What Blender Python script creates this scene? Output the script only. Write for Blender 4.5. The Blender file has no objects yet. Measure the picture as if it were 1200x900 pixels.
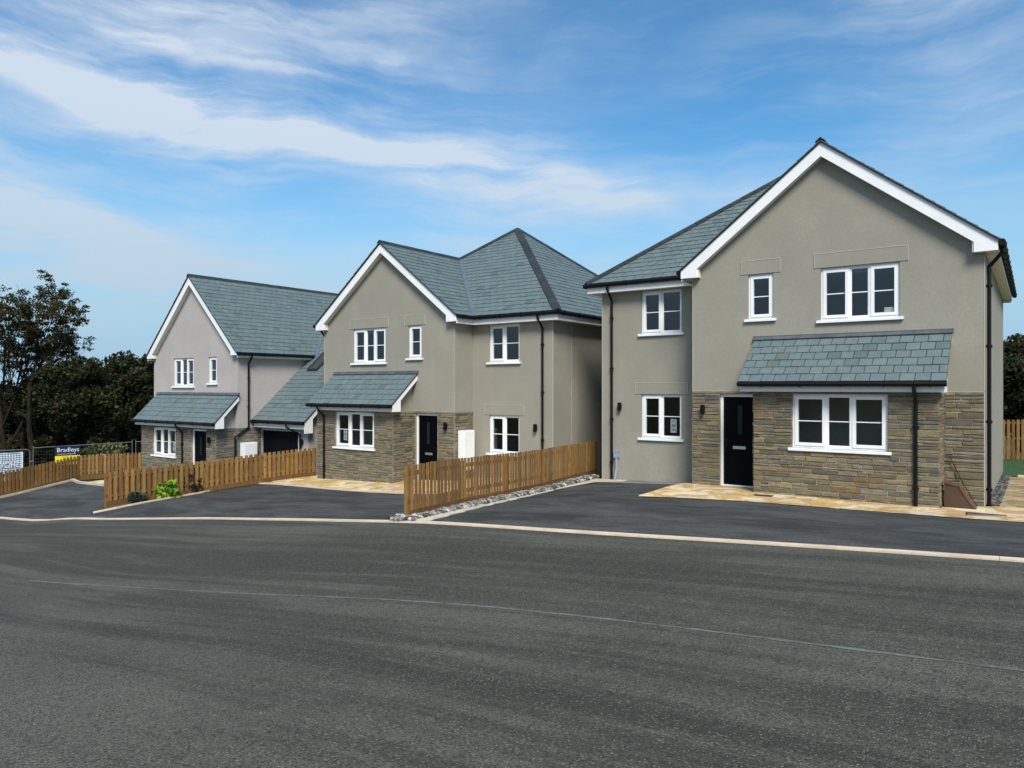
import bpy, math, random
import numpy as np
from mathutils import Vector

random.seed(7)
rng = np.random.default_rng(7)
scene = bpy.context.scene
COL = scene.collection
TH = math.radians(35.8)
FW = (-math.sin(TH), math.cos(TH))
RT = (math.cos(TH), math.sin(TH))

# ----------------------------------------------------------------------------
# terrain: thin plate spline through surveyed spot heights
# ----------------------------------------------------------------------------
SPOTS = np.array([
    (-.8, 17.1, .0), (-6.9, 17.1, -.02), (-7.3, 18, -.12), (-9.9, 18, -.2), (-4, 16, .03), (-4.7, 14.9, .04), (-.15, 15.2, .07),
    (-14.4, 17.9, -.5), (-16.2, 16.1, -.62), (-19.7, 16.1, -.74), (-20.8, 17, -.78), (-16.8, 14.6, -.68), (-13.8, 14.3, -.5),
    (-25, 15.5, -1.42), (-30, 15.5, -1.5), (-33.2, 14.3, -1.56), (-32.3, 11.1, -1.9),
    (-.1, 10.35, .36), (-1.9, 10.25, .27), (-3.6, 10.25, .18), (-5.6, 10.12, .08), (-7.1, 9.88, .02), (-9, 9.6, -.07), (-12.3, 9.5, -.35), (-15.4, 9.5, -.65), (-20.4, 9.6, -1.15),
    (-26, 8.95, -1.62), (-36, 7.5, -2.4), (-22.2, 10.4, -1.15), (-21.6, 13.1, -1.0), (-22, 15, -.95),
    (-9.4, 11.8, -.1), (-9.9, 15.2, -.2), (-10.8, 19.4, -.25),
    (-12.5, 5.6, -.62), (-8.2, 5.7, -.22), (-4.3, 6, .13), (-1.8, 6.2, .3), (0, 6.2, .41), (0, 0, .45), (-10, 0, -.15), (-20, 2, -1.05), (-34, 0, -2.3),
    (10, 10, .95), (12, 0, 1.0), (0, -14, .5), (9, 17, .6), (3, 24, -.05), (-.8, 24, -.2), (0, 31.6, -.27), (-10, 27, -.4), (-20, 27, -1), (-32, 26, -1.9),
    (-32.7, 12.6, -1.74), (-33.0, 13.6, -1.63), (-32.4, 15.8, -1.52), (-31.5, 17.2, -1.5), (-34.2, 14.4, -1.66), (-33.8, 12.5, -1.85),
    (-23.2, 9.0, -1.47), (-40, 16, -2.4), (-50, 20, -2.9)])
def _phi(r2):
    return np.where(r2 > 1e-12, .5 * r2 * np.log(np.maximum(r2, 1e-12)), 0)
_n = len(SPOTS)
_K = _phi(((SPOTS[:, None, :2] - SPOTS[None, :, :2]) ** 2).sum(-1)) + np.eye(_n) * .25
_P = np.hstack([np.ones((_n, 1)), SPOTS[:, :2]])
_A = np.vstack([np.hstack([_K, _P]), np.hstack([_P.T, np.zeros((3, 3))])])
_W = np.linalg.solve(_A, np.concatenate([SPOTS[:, 2], np.zeros(3)]))
def ground_arr(u, v):
    u = np.asarray(u, float); v = np.asarray(v, float)
    r2 = (u[..., None] - SPOTS[:, 0]) ** 2 + (v[..., None] - SPOTS[:, 1]) ** 2
    z = (_phi(r2) * _W[:_n]).sum(-1) + _W[_n] + _W[_n + 1] * u + _W[_n + 2] * v
    d = np.sqrt(((u + 14) / 1.3) ** 2 + (v - 12) ** 2)
    w = np.clip((d - 24) / 30, 0, 1); w = w * w * (3 - 2 * w)
    far = np.clip(-2.2 + .02 * (u + 14), -4.5, .8)
    return z * (1 - w) + far * w
def ground(u, v):
    return float(ground_arr(u, v))

KERB = [(60, 11.5), (20, 10.9), (-.1, 10.35), (-3.6, 10.22), (-7.1, 9.9), (-9, 9.65), (-12.3, 9.5), (-15.4, 9.53), (-20.4, 9.42), (-23.2, 8.95), (-26, 8.8), (-34, 7.6), (-45, 5.2), (-70, -2)]
_ku = np.array([k[0] for k in KERB][::-1]); _kv = np.array([k[1] for k in KERB][::-1])
def kerb_v(u):
    return float(np.mean([np.interp(u + d, _ku, _kv) for d in (-2, -1, 0, 1, 2)]))

# ----------------------------------------------------------------------------
# mesh builder
# ----------------------------------------------------------------------------
class MB:
    def __init__(self, mx=1):
        self.v = []; self.f = []; self.m = []; self.t = []; self.mx = mx; self.smooth = False
    def poly(self, pts, mi=0, tint=(1, 1, 1)):
        b = len(self.v); self.v += [tuple(p) for p in pts]
        self.f.append(tuple(range(b, b + len(pts)))); self.m.append(mi); self.t.append(tint)
    def box(self, a, b, mi=0, tint=(1, 1, 1)):
        x0, y0, z0 = [min(p, q) for p, q in zip(a, b)]; x1, y1, z1 = [max(p, q) for p, q in zip(a, b)]
        self.prism([(x0, y0, z0), (x1, y0, z0), (x1, y1, z0), (x0, y1, z0)], (0, 0, z1 - z0), mi, tint)
    def prism(self, pts, vec, mi=0, tint=(1, 1, 1)):
        n = len(pts); b = len(self.v)
        self.v += [tuple(p) for p in pts] + [tuple(p[i] + vec[i] for i in range(3)) for p in pts]
        self.f.append(tuple(range(b + n - 1, b - 1, -1))); self.f.append(tuple(range(b + n, b + 2 * n)))
        for i in range(n):
            j = (i + 1) % n
            self.f.append((b + i, b + j, b + n + j, b + n + i))
        self.m += [mi] * (n + 2); self.t += [tint] * (n + 2)
    def tube(self, path, r, n=10, mi=0, tint=(1, 1, 1), cap=True):
        P = [Vector(p) for p in path]; R = r if isinstance(r, (list, tuple)) else [r] * len(P)
        rings = []; ref = None
        for i, p in enumerate(P):
            if i == 0: d = P[1] - P[0]
            elif i == len(P) - 1: d = P[-1] - P[-2]
            else: d = (P[i + 1] - P[i]).normalized() + (P[i] - P[i - 1]).normalized()
            d = d.normalized() if d.length > 1e-9 else Vector((0, 0, 1))
            if ref is None:
                ref = Vector((0, 0, 1)) if abs(d.z) < .9 else Vector((1, 0, 0))
            a = d.cross(ref).normalized(); bb = d.cross(a).normalized(); ref = -bb if False else ref
            b = len(self.v)
            for k in range(n):
                w = 2 * math.pi * k / n
                q = p + a * (math.cos(w) * R[i]) + bb * (math.sin(w) * R[i])
                self.v.append(tuple(q))
            rings.append(b)
        for i in range(len(P) - 1):
            for k in range(n):
                k2 = (k + 1) % n
                self.f.append((rings[i] + k, rings[i] + k2, rings[i + 1] + k2, rings[i + 1] + k)); self.m.append(mi); self.t.append(tint)
        if cap:
            self.f.append(tuple(rings[0] + k for k in range(n))); self.f.append(tuple(rings[-1] + k for k in range(n - 1, -1, -1)))
            self.m += [mi] * 2; self.t += [tint] * 2
    def build(self, name, mats, parent=None, loc=None, smooth=False):
        me = bpy.data.meshes.new(name)
        v = self.v; f = self.f
        if self.mx == -1:
            v = [(-p[0], p[1], p[2]) for p in v]; f = [q[::-1] for q in f]
        me.from_pydata(v, [], f)
        if not isinstance(mats, (list, tuple)): mats = [mats]
        for m in mats: me.materials.append(m)
        me.polygons.foreach_set('material_index', self.m)
        if True:
            at = me.attributes.new('tint', 'FLOAT_COLOR', 'CORNER')
            tot = np.repeat(np.array([(*t, 1) for t in self.t], dtype=np.float32), [len(q) for q in f], axis=0)
            at.data.foreach_set('color', tot.ravel())
        if smooth: me.polygons.foreach_set('use_smooth', [True] * len(f))
        me.update()
        o = bpy.data.objects.new(name, me); COL.objects.link(o)
        if parent: o.parent = parent
        if loc: o.location = loc
        return o

def clip_half(poly, a, b):
    out = []; n = len(poly)
    def side(p): return (b[0] - a[0]) * (p[1] - a[1]) - (b[1] - a[1]) * (p[0] - a[0])
    for i in range(n):
        p, q = poly[i], poly[(i + 1) % n]; sp, sq = side(p), side(q)
        if sp >= 0: out.append(p)
        if (sp > 0 and sq < 0) or (sp < 0 and sq > 0):
            t = sp / (sp - sq); out.append((p[0] + t * (q[0] - p[0]), p[1] + t * (q[1] - p[1])))
    return out
def clip_poly(sub, conv):
    for i in range(len(conv)):
        sub = clip_half(sub, conv[i], conv[(i + 1) % len(conv)])
        if len(sub) < 3: return []
    return sub
def area2(p):
    return .5 * sum(p[i][0] * p[(i + 1) % len(p)][1] - p[(i + 1) % len(p)][0] * p[i][1] for i in range(len(p)))
def ccw(p): return p if area2(p) > 0 else p[::-1]

def tag(o, label=None, cat=None, group=None, kind=None):
    if label: o['label'] = label
    if cat: o['category'] = cat
    if group: o['group'] = group
    if kind: o['kind'] = kind
    return o
def empty(name, loc, label=None, cat=None, group=None):
    o = bpy.data.objects.new(name, None); COL.objects.link(o); o.location = loc; o.empty_display_size = .2
    return tag(o, label, cat, group)
def struct(o, label=None, kind='structure', cat=None):
    return tag(o, label, cat, None, kind)

# ----------------------------------------------------------------------------
# materials
# ----------------------------------------------------------------------------
class N:
    def __init__(self, nt): self.nt = nt; self.L = nt.links
    def node(self, typ, **kw):
        n = self.nt.nodes.new(typ)
        for k, v in kw.items():
            if k == 'ins':
                for kk, vv in v.items(): self.set(n, kk, vv)
            else: setattr(n, k, v)
        return n
    def set(self, n, k, v):
        s = n.inputs[k]
        if isinstance(v, bpy.types.NodeSocket): self.L.new(v, s)
        else: s.default_value = v
    def math(self, op, a, b=None, c=None, clamp=False):
        n = self.node('ShaderNodeMath', operation=op, use_clamp=clamp); self.set(n, 0, a)
        if b is not None: self.set(n, 1, b)
        if c is not None: self.set(n, 2, c)
        return n.outputs[0]
    def vmath(self, op, a, b=None):
        n = self.node('ShaderNodeVectorMath', operation=op); self.set(n, 0, a)
        if b is not None: self.set(n, 1, b)
        return n.outputs['Value'] if op in ('DOT_PRODUCT', 'LENGTH') else n.outputs[0]
    def mix(self, f, a, b, blend='MIX'):
        n = self.node('ShaderNodeMix', data_type='RGBA', blend_type=blend)
        self.set(n, 0, f)
        for i, x in ((6, a), (7, b)):
            if isinstance(x, bpy.types.NodeSocket): self.L.new(x, n.inputs[i])
            else: n.inputs[i].default_value = (*x, 1) if len(x) == 3 else x
        return n.outputs[2]
    def noise(self, vec, scale, detail=4, rough=.55, dist=0):
        n = self.node('ShaderNodeTexNoise'); n.inputs['Scale'].default_value = scale; n.inputs['Detail'].default_value = detail
        n.inputs['Roughness'].default_value = rough; n.inputs['Distortion'].default_value = dist
        if vec is not None: self.L.new(vec, n.inputs['Vector'])
        return n.outputs['Fac']
    def voro(self, vec, scale, feature='F1', out='Distance'):
        n = self.node('ShaderNodeTexVoronoi', feature=feature); n.inputs['Scale'].default_value = scale
        if vec is not None: self.L.new(vec, n.inputs['Vector'])
        return n.outputs[out]
    def ramp(self, x, lo, hi, a=0., b=1.):
        n = self.node('ShaderNodeMapRange', interpolation_type='SMOOTHSTEP'); self.set(n, 0, x)
        n.inputs[1].default_value = lo; n.inputs[2].default_value = hi; n.inputs[3].default_value = a; n.inputs[4].default_value = b
        return n.outputs[0]
    def scale(self, vec, s):
        n = self.node('ShaderNodeMapping'); self.L.new(vec, n.inputs[0]); n.inputs['Scale'].default_value = s
        return n.outputs[0]
    def attr(self, name, out='Color'):
        return self.node('ShaderNodeAttribute', attribute_name=name).outputs[out]
    def obj(self): return self.node('ShaderNodeTexCoord').outputs['Object']
    def pos(self): return self.node('ShaderNodeNewGeometry').outputs['Position']
    def bump(self, h, strength=.3, dist=.01):
        n = self.node('ShaderNodeBump'); self.L.new(h, n.inputs['Height']); n.inputs['Strength'].default_value = strength; n.inputs['Distance'].default_value = dist
        return n.outputs[0]

def mat(name, fn=None, col=(.5, .5, .5), rough=.6, spec=.5, metal=0):
    m = bpy.data.materials.new(name); m.use_nodes = True; nt = m.node_tree
    b = nt.nodes['Principled BSDF']; b.inputs['Base Color'].default_value = (*col, 1); b.inputs['Roughness'].default_value = rough
    b.inputs['Specular IOR Level'].default_value = spec; b.inputs['Metallic'].default_value = metal
    if fn: fn(N(nt), b)
    return m
def setin(n, b, col=None, rough=None, normal=None):
    for k, x in (('Base Color', col), ('Roughness', rough), ('Normal', normal)):
        if x is not None: n.L.new(x, b.inputs[k])

def m_render(c):
    def fn(n, b):
        p = n.pos()
        big = n.noise(p, .7, 5, .6); fine = n.noise(p, 26, 3, .7); streak = n.noise(n.scale(p, (2.5, 2.5, .35)), 1, 5, .65)
        cc = n.mix(n.ramp(big, .3, .7), [x * .91 for x in c], [x * 1.06 for x in c])
        cc = n.mix(n.ramp(streak, .35, .75, 0, .35), cc, [x * .86 for x in c])
        cc = n.mix(n.ramp(fine, .35, .7, 0, .5), cc, [x * .80 for x in c])
        h = n.noise(p, 70, 4, .75)
        setin(n, b, cc, None, n.bump(h, .55, .006))
    return fn
def m_tint(base=(1, 1, 1), amt=.25, sc=9, bump=.3, bs=40, dist=.004, stretch=None):
    def fn(n, b):
        t = n.attr('tint'); p = n.pos()
        q = n.scale(p, stretch) if stretch else p
        no = n.noise(q, sc, 5, .65)
        c = n.mix(n.ramp(no, .25, .75, 0, 1), [x * (1 - amt) for x in base], [x * (1 + amt) for x in base])
        c = n.mix(1.0, c, t, 'MULTIPLY')
        setin(n, b, c, None, n.bump(n.noise(q, bs, 4, .7), bump, dist))
    return fn

def f_slate(n, b):
    t = n.attr('tint'); p = n.pos()
    a = n.noise(p, 7, 5, .7, .6); fine = n.noise(p, 40, 4, .7)
    c = n.mix(n.ramp(a, .3, .72), (.88, .91, .90), (1.10, 1.10, 1.09))
    c = n.mix(1.0, c, t, 'MULTIPLY')
    c = n.mix(n.ramp(fine, .45, .75, 0, .35), c, (.155, .185, .185))
    r = n.node('ShaderNodeMapRange'); n.L.new(a, r.inputs[0]); r.inputs[3].default_value = .42; r.inputs[4].default_value = .66
    setin(n, b, c, r.outputs[0], n.bump(fine, .35, .004))
def f_stone(n, b):
    t = n.attr('tint'); p = n.pos()
    q = n.scale(p, (5, 5, 16))
    a = n.noise(q, 1.4, 6, .7, .5); fine = n.noise(p, 45, 5, .75)
    c = n.mix(n.ramp(a, .3, .72), (.70, .70, .72), (1.26, 1.22, 1.12))
    c = n.mix(1.0, c, t, 'MULTIPLY')
    rust = n.noise(p, 3.1, 4, .6)
    c = n.mix(n.ramp(rust, .60, .76, 0, .4), c, (.24, .13, .05))
    setin(n, b, c, None, n.bump(n.math('ADD', fine, n.math('MULTIPLY', a, 1.5)), .7, .014))
def f_mortar(n, b):
    p = n.pos(); a = n.noise(p, 4, 4); fine = n.noise(p, 60, 4, .7)
    c = n.mix(n.ramp(a, .35, .65), (.20, .18, .135), (.34, .315, .25))
    setin(n, b, c, None, n.bump(fine, .7, .008))
def f_white(n, b):
    p = n.pos(); c = n.mix(n.ramp(n.noise(p, 2.2, 5, .65), .35, .8, 0, .5), (.83, .84, .85), (.70, .71, .71)); setin(n, b, c)
def f_soffit(n, b):
    p = n.pos(); c = n.mix(n.ramp(n.noise(p, 3, 4), .35, .75), (.86, .82, .70), (.80, .76, .64)); setin(n, b, c)
def f_wood(n, b):
    t = n.attr('tint'); p = n.obj()
    q = n.scale(p, (14, 14, 1.3))
    g = n.noise(q, 2.2, 6, .7, 1.2); k = n.noise(p, 5, 3, .6); green = n.noise(p, .8, 4)
    c = n.mix(n.ramp(g, .25, .75), (.13, .067, .021), (.315, .188, .069))
    c = n.mix(n.ramp(k, .66, .74, 0, .75), c, (.055, .028, .012))
    c = n.mix(n.ramp(green, .5, .8, 0, .3), c, (.17, .14, .06))
    c = n.mix(1.0, c, t, 'MULTIPLY')
    setin(n, b, c, None, n.bump(g, .5, .004))
def tarmac(base, warm, chip, chipamt, streak, a1=(.05, .75, 1), a2=(.22, 3.2, 1)):
    def fn(n, b):
        p = n.pos(); st = n.attr('along', 'Vector')
        s1 = n.noise(n.scale(st, a1), 1, 5, .6, .3); s2 = n.noise(n.scale(st, a2), 1, 5, .65, .4); blot = n.noise(p, .45, 5, .6)
        c = n.mix(n.ramp(n.math('ADD', n.math('MULTIPLY', s1, .6), n.math('MULTIPLY', s2, .4)), .5 - streak, .5 + streak), base, warm)
        c = n.mix(n.ramp(blot, .4, .75, 0, .45), c, [x * .72 for x in base])
        vc = n.node('ShaderNodeTexVoronoi'); n.L.new(p, vc.inputs['Vector']); vc.inputs['Scale'].default_value = 66
        sep = n.node('ShaderNodeSeparateColor'); n.L.new(vc.outputs['Color'], sep.inputs[0])
        isch = n.ramp(sep.outputs[0], .45, 1.0, 0, 1); core = n.ramp(vc.outputs['Distance'], .25, .6, 1, 0)
        ch = n.math('MULTIPLY', n.math('MULTIPLY', isch, core), chipamt)
        cc = n.mix(sep.outputs[1], chip, [chip[0] * .75, chip[1] * .86, chip[2] * 1.02])
        c = n.mix(ch, c, cc)
        dk = n.math('MULTIPLY', n.ramp(sep.outputs[2], .62, .9, 0, .65), 1)
        c = n.mix(dk, c, [x * .42 for x in base])
        g = n.noise(p, 95, 3, .7)
        c = n.mix(n.ramp(g, .38, .7, 0, .5), c, [x * .5 for x in base])
        h = n.math('ADD', n.math('MULTIPLY', vc.outputs['Distance'], -.8), g)
        setin(n, b, c, None, n.bump(h, .85, .012))
    return fn
def f_flag(n, b):
    t = n.attr('tint'); p = n.pos()
    a = n.noise(p, 1.9, 5, .6, .8); fine = n.noise(p, 22, 4, .7)
    c = n.mix(n.ramp(a, .44, .55), (.62, .54, .37), (.44, .275, .095))
    c = n.mix(n.ramp(fine, .3, .75, 0, .35), c, (.60, .52, .38))
    c = n.mix(1.0, c, t, 'MULTIPLY')
    setin(n, b, c, None, n.bump(fine, .3, .004))
def f_concrete(c0, c1, sc=2.5):
    def fn(n, b):
        p = n.pos(); a = n.noise(p, sc, 6, .65); f = n.noise(p, 60, 4, .7)
        c = n.mix(n.ramp(a, .3, .7), c0, c1); c = n.mix(n.ramp(f, .4, .75, 0, .35), c, [x * .6 for x in c0])
        setin(n, b, c, None, n.bump(f, .5, .006))
    return fn
def f_ground(n, b):
    p = n.pos(); a = n.noise(p, .12, 5); f = n.noise(p, 3.5, 6, .7)
    c = n.mix(n.ramp(a, .4, .6), (.035, .05, .014), (.055, .075, .02)); c = n.mix(n.ramp(f, .45, .75, 0, .6), c, (.07, .055, .03))
    setin(n, b, c, None, n.bump(f, .6, .05))
def f_leaf(n, b):
    t = n.attr('tint'); n.L.new(t, b.inputs['Base Color'])
    b.inputs['Roughness'].default_value = .6; b.inputs['Specular IOR Level'].default_value = .25
    tr = n.node('ShaderNodeBsdfTranslucent'); n.L.new(t, tr.inputs[0])
    mx = n.node('ShaderNodeMixShader'); mx.inputs[0].default_value = .22
    out = n.nt.nodes['Material Output']
    n.L.new(b.outputs[0], mx.inputs[1]); n.L.new(tr.outputs[0], mx.inputs[2]); n.L.new(mx.outputs[0], out.inputs[0])
def f_bark(n, b):
    p = n.pos(); g = n.noise(n.scale(p, (6, 6, 1.5)), 2, 5, .7)
    c = n.mix(n.ramp(g, .3, .7), (.010, .008, .006), (.03, .025, .018)); setin(n, b, c, None, n.bump(g, .7, .03))
def f_glass(n, b):
    out = n.nt.nodes['Material Output']
    tr = n.node('ShaderNodeBsdfTransparent'); tr.inputs[0].default_value = (.78, .81, .82, 1)
    gl = n.node('ShaderNodeBsdfGlossy'); gl.inputs['Roughness'].default_value = .015; gl.inputs[0].default_value = (.9, .95, 1, 1)
    lw = n.node('ShaderNodeLayerWeight'); lw.inputs[0].default_value = .5
    f = n.math('POWER', lw.outputs['Facing'], 4.0)
    f = n.math('MULTIPLY_ADD', f, .7, .042)
    wob = n.bump(n.noise(n.pos(), 1.3, 2, .5), .035, .05); n.L.new(wob, gl.inputs['Normal'])
    mx = n.node('ShaderNodeMixShader'); n.L.new(f, mx.inputs[0]); n.L.new(tr.outputs[0], mx.inputs[1]); n.L.new(gl.outputs[0], mx.inputs[2])
    n.L.new(mx.outputs[0], out.inputs[0])

M = dict(
    render=mat('greige_render', m_render((.308, .294, .243)), rough=.92, spec=.2),
    render_pink=mat('pale_pinkish_render', m_render((.44, .41, .39)), rough=.92, spec=.2),
    slate=mat('natural_slate', f_slate, spec=.35), ridge=mat('ridge_tile', m_tint((.028, .035, .038), .2), rough=.65, spec=.3),
    stone=mat('walling_stone', f_stone, rough=.9, spec=.25), mortar=mat('mortar', f_mortar, rough=.95, spec=.15),
    white=mat('white_upvc', f_white, rough=.38, spec=.5), soffit=mat('cream_soffit', f_soffit, rough=.55),
    bead=mat('pale_render_bead', col=(.43, .415, .36), rough=.7), black=mat('black_pvc', col=(.0025, .0025, .003), rough=.5, spec=.25),
    door=mat('black_door_paint', col=(.0015, .0018, .003), rough=.6, spec=.07), steel=mat('brushed_steel', col=(.55, .55, .57), rough=.35, metal=.8),
    valley=mat('valley_lead', f_concrete((.09, .125, .155), (.13, .17, .20), 3), rough=.6),
    lead=mat('lead_flashing', f_concrete((.05, .06, .075), (.10, .115, .13), 3), rough=.6), glass=mat('window_glass', f_glass),
    dark=mat('roof_underlay', col=(.012, .013, .014), rough=.9), inner=mat('interior_plaster', col=(.30, .28, .25), rough=.9),
    wood=mat('treated_timber', f_wood, rough=.8, spec=.2), road=mat('road_tarmac', tarmac((.050, .053, .042), (.122, .126, .104), (.33, .30, .22), .72, .075), rough=.84, spec=.28),
    drive=mat('drive_tarmac', tarmac((.036, .040, .039), (.108, .113, .109), (.22, .23, .23), .4, .10, (.35, .8, 1), (1.1, 3.4, 1)), rough=.82, spec=.28),
    flag=mat('sandstone_flag', f_flag, rough=.85, spec=.2), joint=mat('sandy_joint', f_concrete((.44, .38, .27), (.55, .49, .37)), rough=.95),
    kerb=mat('kerb_concrete', f_concrete((.56, .44, .325), (.72, .61, .47), 1.6), rough=.9, spec=.2), concrete=mat('pale_concrete', f_concrete((.36, .33, .26), (.56, .52, .42), 1.8), rough=.95),
    grey_conc=mat('grey_concrete', f_concrete((.13, .13, .125), (.22, .215, .20), 1.5), rough=.95), ground=mat('rough_grass', f_ground, rough=.95, spec=.1),
    soil=mat('bed_soil', f_concrete((.06, .045, .03), (.12, .085, .05), 5), rough=.98), lawn=mat('lawn', f_concrete((.014, .05, .006), (.03, .085, .01), 6), rough=.9),
    leaf=mat('leaf', f_leaf), bark=mat('bark', f_bark, rough=.95, spec=.1), galv=mat('galvanised_steel', col=(.14, .145, .15), rough=.6, metal=.4),
    grey=mat('grey_conduit', col=(.26, .30, .37), rough=.5), cabinet=mat('white_grp', f_white, rough=.5), brown=mat('brown_plastic', m_tint((.068, .036, .020), .2, 6), rough=.55),
    paper=mat('paper', col=(.78, .82, .80), rough=.7), ink=mat('ink', col=(.02, .03, .03), rough=.7),
    navy=mat('navy_board', col=(.008, .012, .045), rough=.45), yellow=mat('yellow_board', col=(.80, .68, .01), rough=.5), letter=mat('white_lettering', col=(.72, .74, .78), rough=.5),
    banner=mat('banner_cloth', f_concrete((.36, .45, .56), (.50, .59, .69), .9), rough=.7), pebble=mat('rubble', m_tint((.20, .195, .18), .3, 20), rough=.9, spec=.2),
    iron=mat('drain_iron', col=(.02, .022, .025), rough=.6),
)

# ----------------------------------------------------------------------------
# house construction (local x along the facade from the gable's outer corner, d = depth, z = height)
# ----------------------------------------------------------------------------
def wall_sheet(mb, P, x0, x1, z0, z1, ops, reveal=.1, inward=None, mi=0):
    """P(x,z,depth) -> point. rectangle with openings [(a,b,c,d)] and reveals."""
    xs = sorted(set([x0, x1] + [o[0] for o in ops] + [o[1] for o in ops])); zs = sorted(set([z0, z1] + [o[2] for o in ops] + [o[3] for o in ops]))
    for i in range(len(xs) - 1):
        for j in range(len(zs) - 1):
            cx, cz = (xs[i] + xs[i + 1]) / 2, (zs[j] + zs[j + 1]) / 2
            if any(o[0] < cx < o[1] and o[2] < cz < o[3] for o in ops): continue
            mb.poly([P(xs[i], zs[j], 0), P(xs[i + 1], zs[j], 0), P(xs[i + 1], zs[j + 1], 0), P(xs[i], zs[j + 1], 0)], mi)
    for a, b, c, d in ops:
        for (p, q) in (((a, c), (a, d)), ((a, d), (b, d)), ((b, d), (b, c)), ((b, c), (a, c))):
            mb.poly([P(*p, 0), P(*q, 0), P(*q, reveal), P(*p, reveal)], mi)

STONE_COLS = [((.185, .158, .098), 6), ((.150, .132, .090), 5), ((.215, .178, .108), 3), ((.130, .120, .098), 3), ((.215, .145, .075), 1.1), ((.115, .112, .105), .6), ((.19, .172, .128), 2.5)]
def stone_tint(cool=0):
    c = random.choices([s[0] for s in STONE_COLS], [s[1] for s in STONE_COLS])[0]; k = random.uniform(.82, 1.2)
    c = [x * k for x in c]; g = sum(c) / 3
    return tuple(x * (1 - cool) + g * 1.08 * cool for x in c)
def stone_panel(mb, P, x0, x1, z0, z1, ops=(), cool=0):
    """P(x,z,out) -> point. mortar bed (material 1) and individually cut stones (material 0)."""
    zs = sorted(set([z0, z1] + [z for o in ops for z in (o[2], o[3]) if z0 < z < z1]))
    for j in range(len(zs) - 1):
        a, b = zs[j], zs[j + 1]; cz = (a + b) / 2
        segs = [(x0, x1)]
        for o in ops:
            if o[2] < cz < o[3]:
                segs = [s for (p, q) in segs for s in ((p, min(q, o[0])), (max(p, o[1]), q)) if s[1] - s[0] > .01]
        for (p, q) in segs:
            mb.poly([P(p, a, .004), P(q, a, .004), P(q, b, .004), P(p, b, .004)], 1)
        z = a
        while z < b - 1e-6:
            h = min(random.choice((.05, .065, .08, .095, .11, .13, .15)), b - z)
            if b - z - h < .045: h = b - z
            for (p, q) in segs:
                x = p
                while x < q - 1e-6:
                    w = min(random.uniform(.16, .62) * (1 if h > .08 else .9), q - x)
                    if q - x - w < .1: w = q - x
                    parts = [(z, h)]
                    if h > .11 and random.random() < .3:
                        k = random.uniform(.4, .6) * h; parts = [(z, k), (z + k, h - k)]
                    for (zz, hh) in parts:
                        stone(mb, P, x, x + w, zz, zz + hh, cool)
                    x += w
            z += h
def stone(mb, P, a, b, c, d, cool):
    g = random.uniform(.004, .010); o = random.uniform(.012, .03); t = stone_tint(cool)
    j = lambda m: random.uniform(-m, m)
    n = max(1, int((b - a) / .16))
    top = []; bot = []
    for i in range(n + 1):
        x = a + g + (b - a - 2 * g) * i / n
        bot.append((x + (j(.006)), c + g + abs(j(.007)))); top.append((x + (j(.006)), d - g - abs(j(.007))))
    out = bot + top[::-1]
    cx = (a + b) / 2; cz = (c + d) / 2
    ins = []
    for (x, z) in out:
        ins.append((x + max(-.008, min(.008, (cx - x) * .2)), z + max(-.008, min(.008, (cz - z) * .3))))
    base = len(mb.v); m = len(out)
    mb.v += [P(x, z, .002) for x, z in out]; mb.v += [P(x, z, o * .6) for x, z in out]; mb.v += [P(x, z, o + j(.004)) for x, z in ins]
    for r in (0, 1):
        for i in range(m):
            k = (i + 1) % m
            mb.f.append((base + r * m + i, base + r * m + k, base + (r + 1) * m + k, base + (r + 1) * m + i)); mb.m.append(0); mb.t.append(t)
    for i in range(n):
        mb.f.append((base + 2 * m + i, base + 2 * m + i + 1, base + 2 * m + m - 2 - i, base + 2 * m + m - 1 - i)); mb.m.append(0); mb.t.append(t)

def slate_plane(mb, polys, e, s, origin, gauge=.235, width=.275, eave=True):
    """polys: convex 3-D polygons in one plane; e along eaves, s up the slope (unit vectors)"""
    e = Vector(e).normalized(); s = Vector(s).normalized(); nrm = e.cross(s)
    if nrm.z < 0: nrm = -nrm
    O = Vector(origin)
    to2 = lambda p: ((Vector(p) - O).dot(e), (Vector(p) - O).dot(s))
    to3 = lambda x, y, h: tuple(O + e * x + s * y + nrm * h)
    P2 = [ccw([to2(p) for p in poly]) for poly in polys]
    for q in P2:
        mb.prism([to3(x, y, .001) for x, y in q], tuple(-nrm * .03), 1)
    X0 = min(p[0] for q in P2 for p in q); X1 = max(p[0] for q in P2 for p in q); Y0 = min(p[1] for q in P2 for p in q); Y1 = max(p[1] for q in P2 for p in q)
    r = 0; y = Y0
    while y < Y1:
        x = X0 - (width / 2 if r % 2 else 0) - .002
        while x < X1:
            w = width * random.uniform(.97, 1.03)
            k = random.uniform(.93, 1.06) if random.random() < .93 else random.uniform(.72, .88)
            base = random.choices([(.113, .156, .161), (.120, .158, .160), (.109, .150, .160), (.130, .146, .136)], [5, 4, 4, .08])[0]
            t = tuple(c * k for c in base)
            dy = random.uniform(-.006, .006); l = .024 + random.uniform(-.003, .004)
            tile = [(x + .007, y + dy), (x + w - .007, y + dy), (x + w - .007, y + gauge + .004), (x + .007, y + gauge + .004)]
            for q in P2:
                c = clip_poly(tile, q)
                if len(c) < 3 or abs(area2(c)) < 1e-4: continue
                top = [to3(px, py, l - (py - y) / gauge * .016) for px, py in c]; bot = [to3(px, py, .0) for px, py in c]
                b = len(mb.v); m = len(c); mb.v += top + bot
                mb.f.append(tuple(range(b, b + m))); mb.m.append(0); mb.t.append(t)
                td = t
                for i in range(m):
                    kk = (i + 1) % m
                    mb.f.append((b + i, b + m + i, b + m + kk, b + kk)); mb.m.append(0); mb.t.append(td)
            x += w
        y += gauge; r += 1

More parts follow.
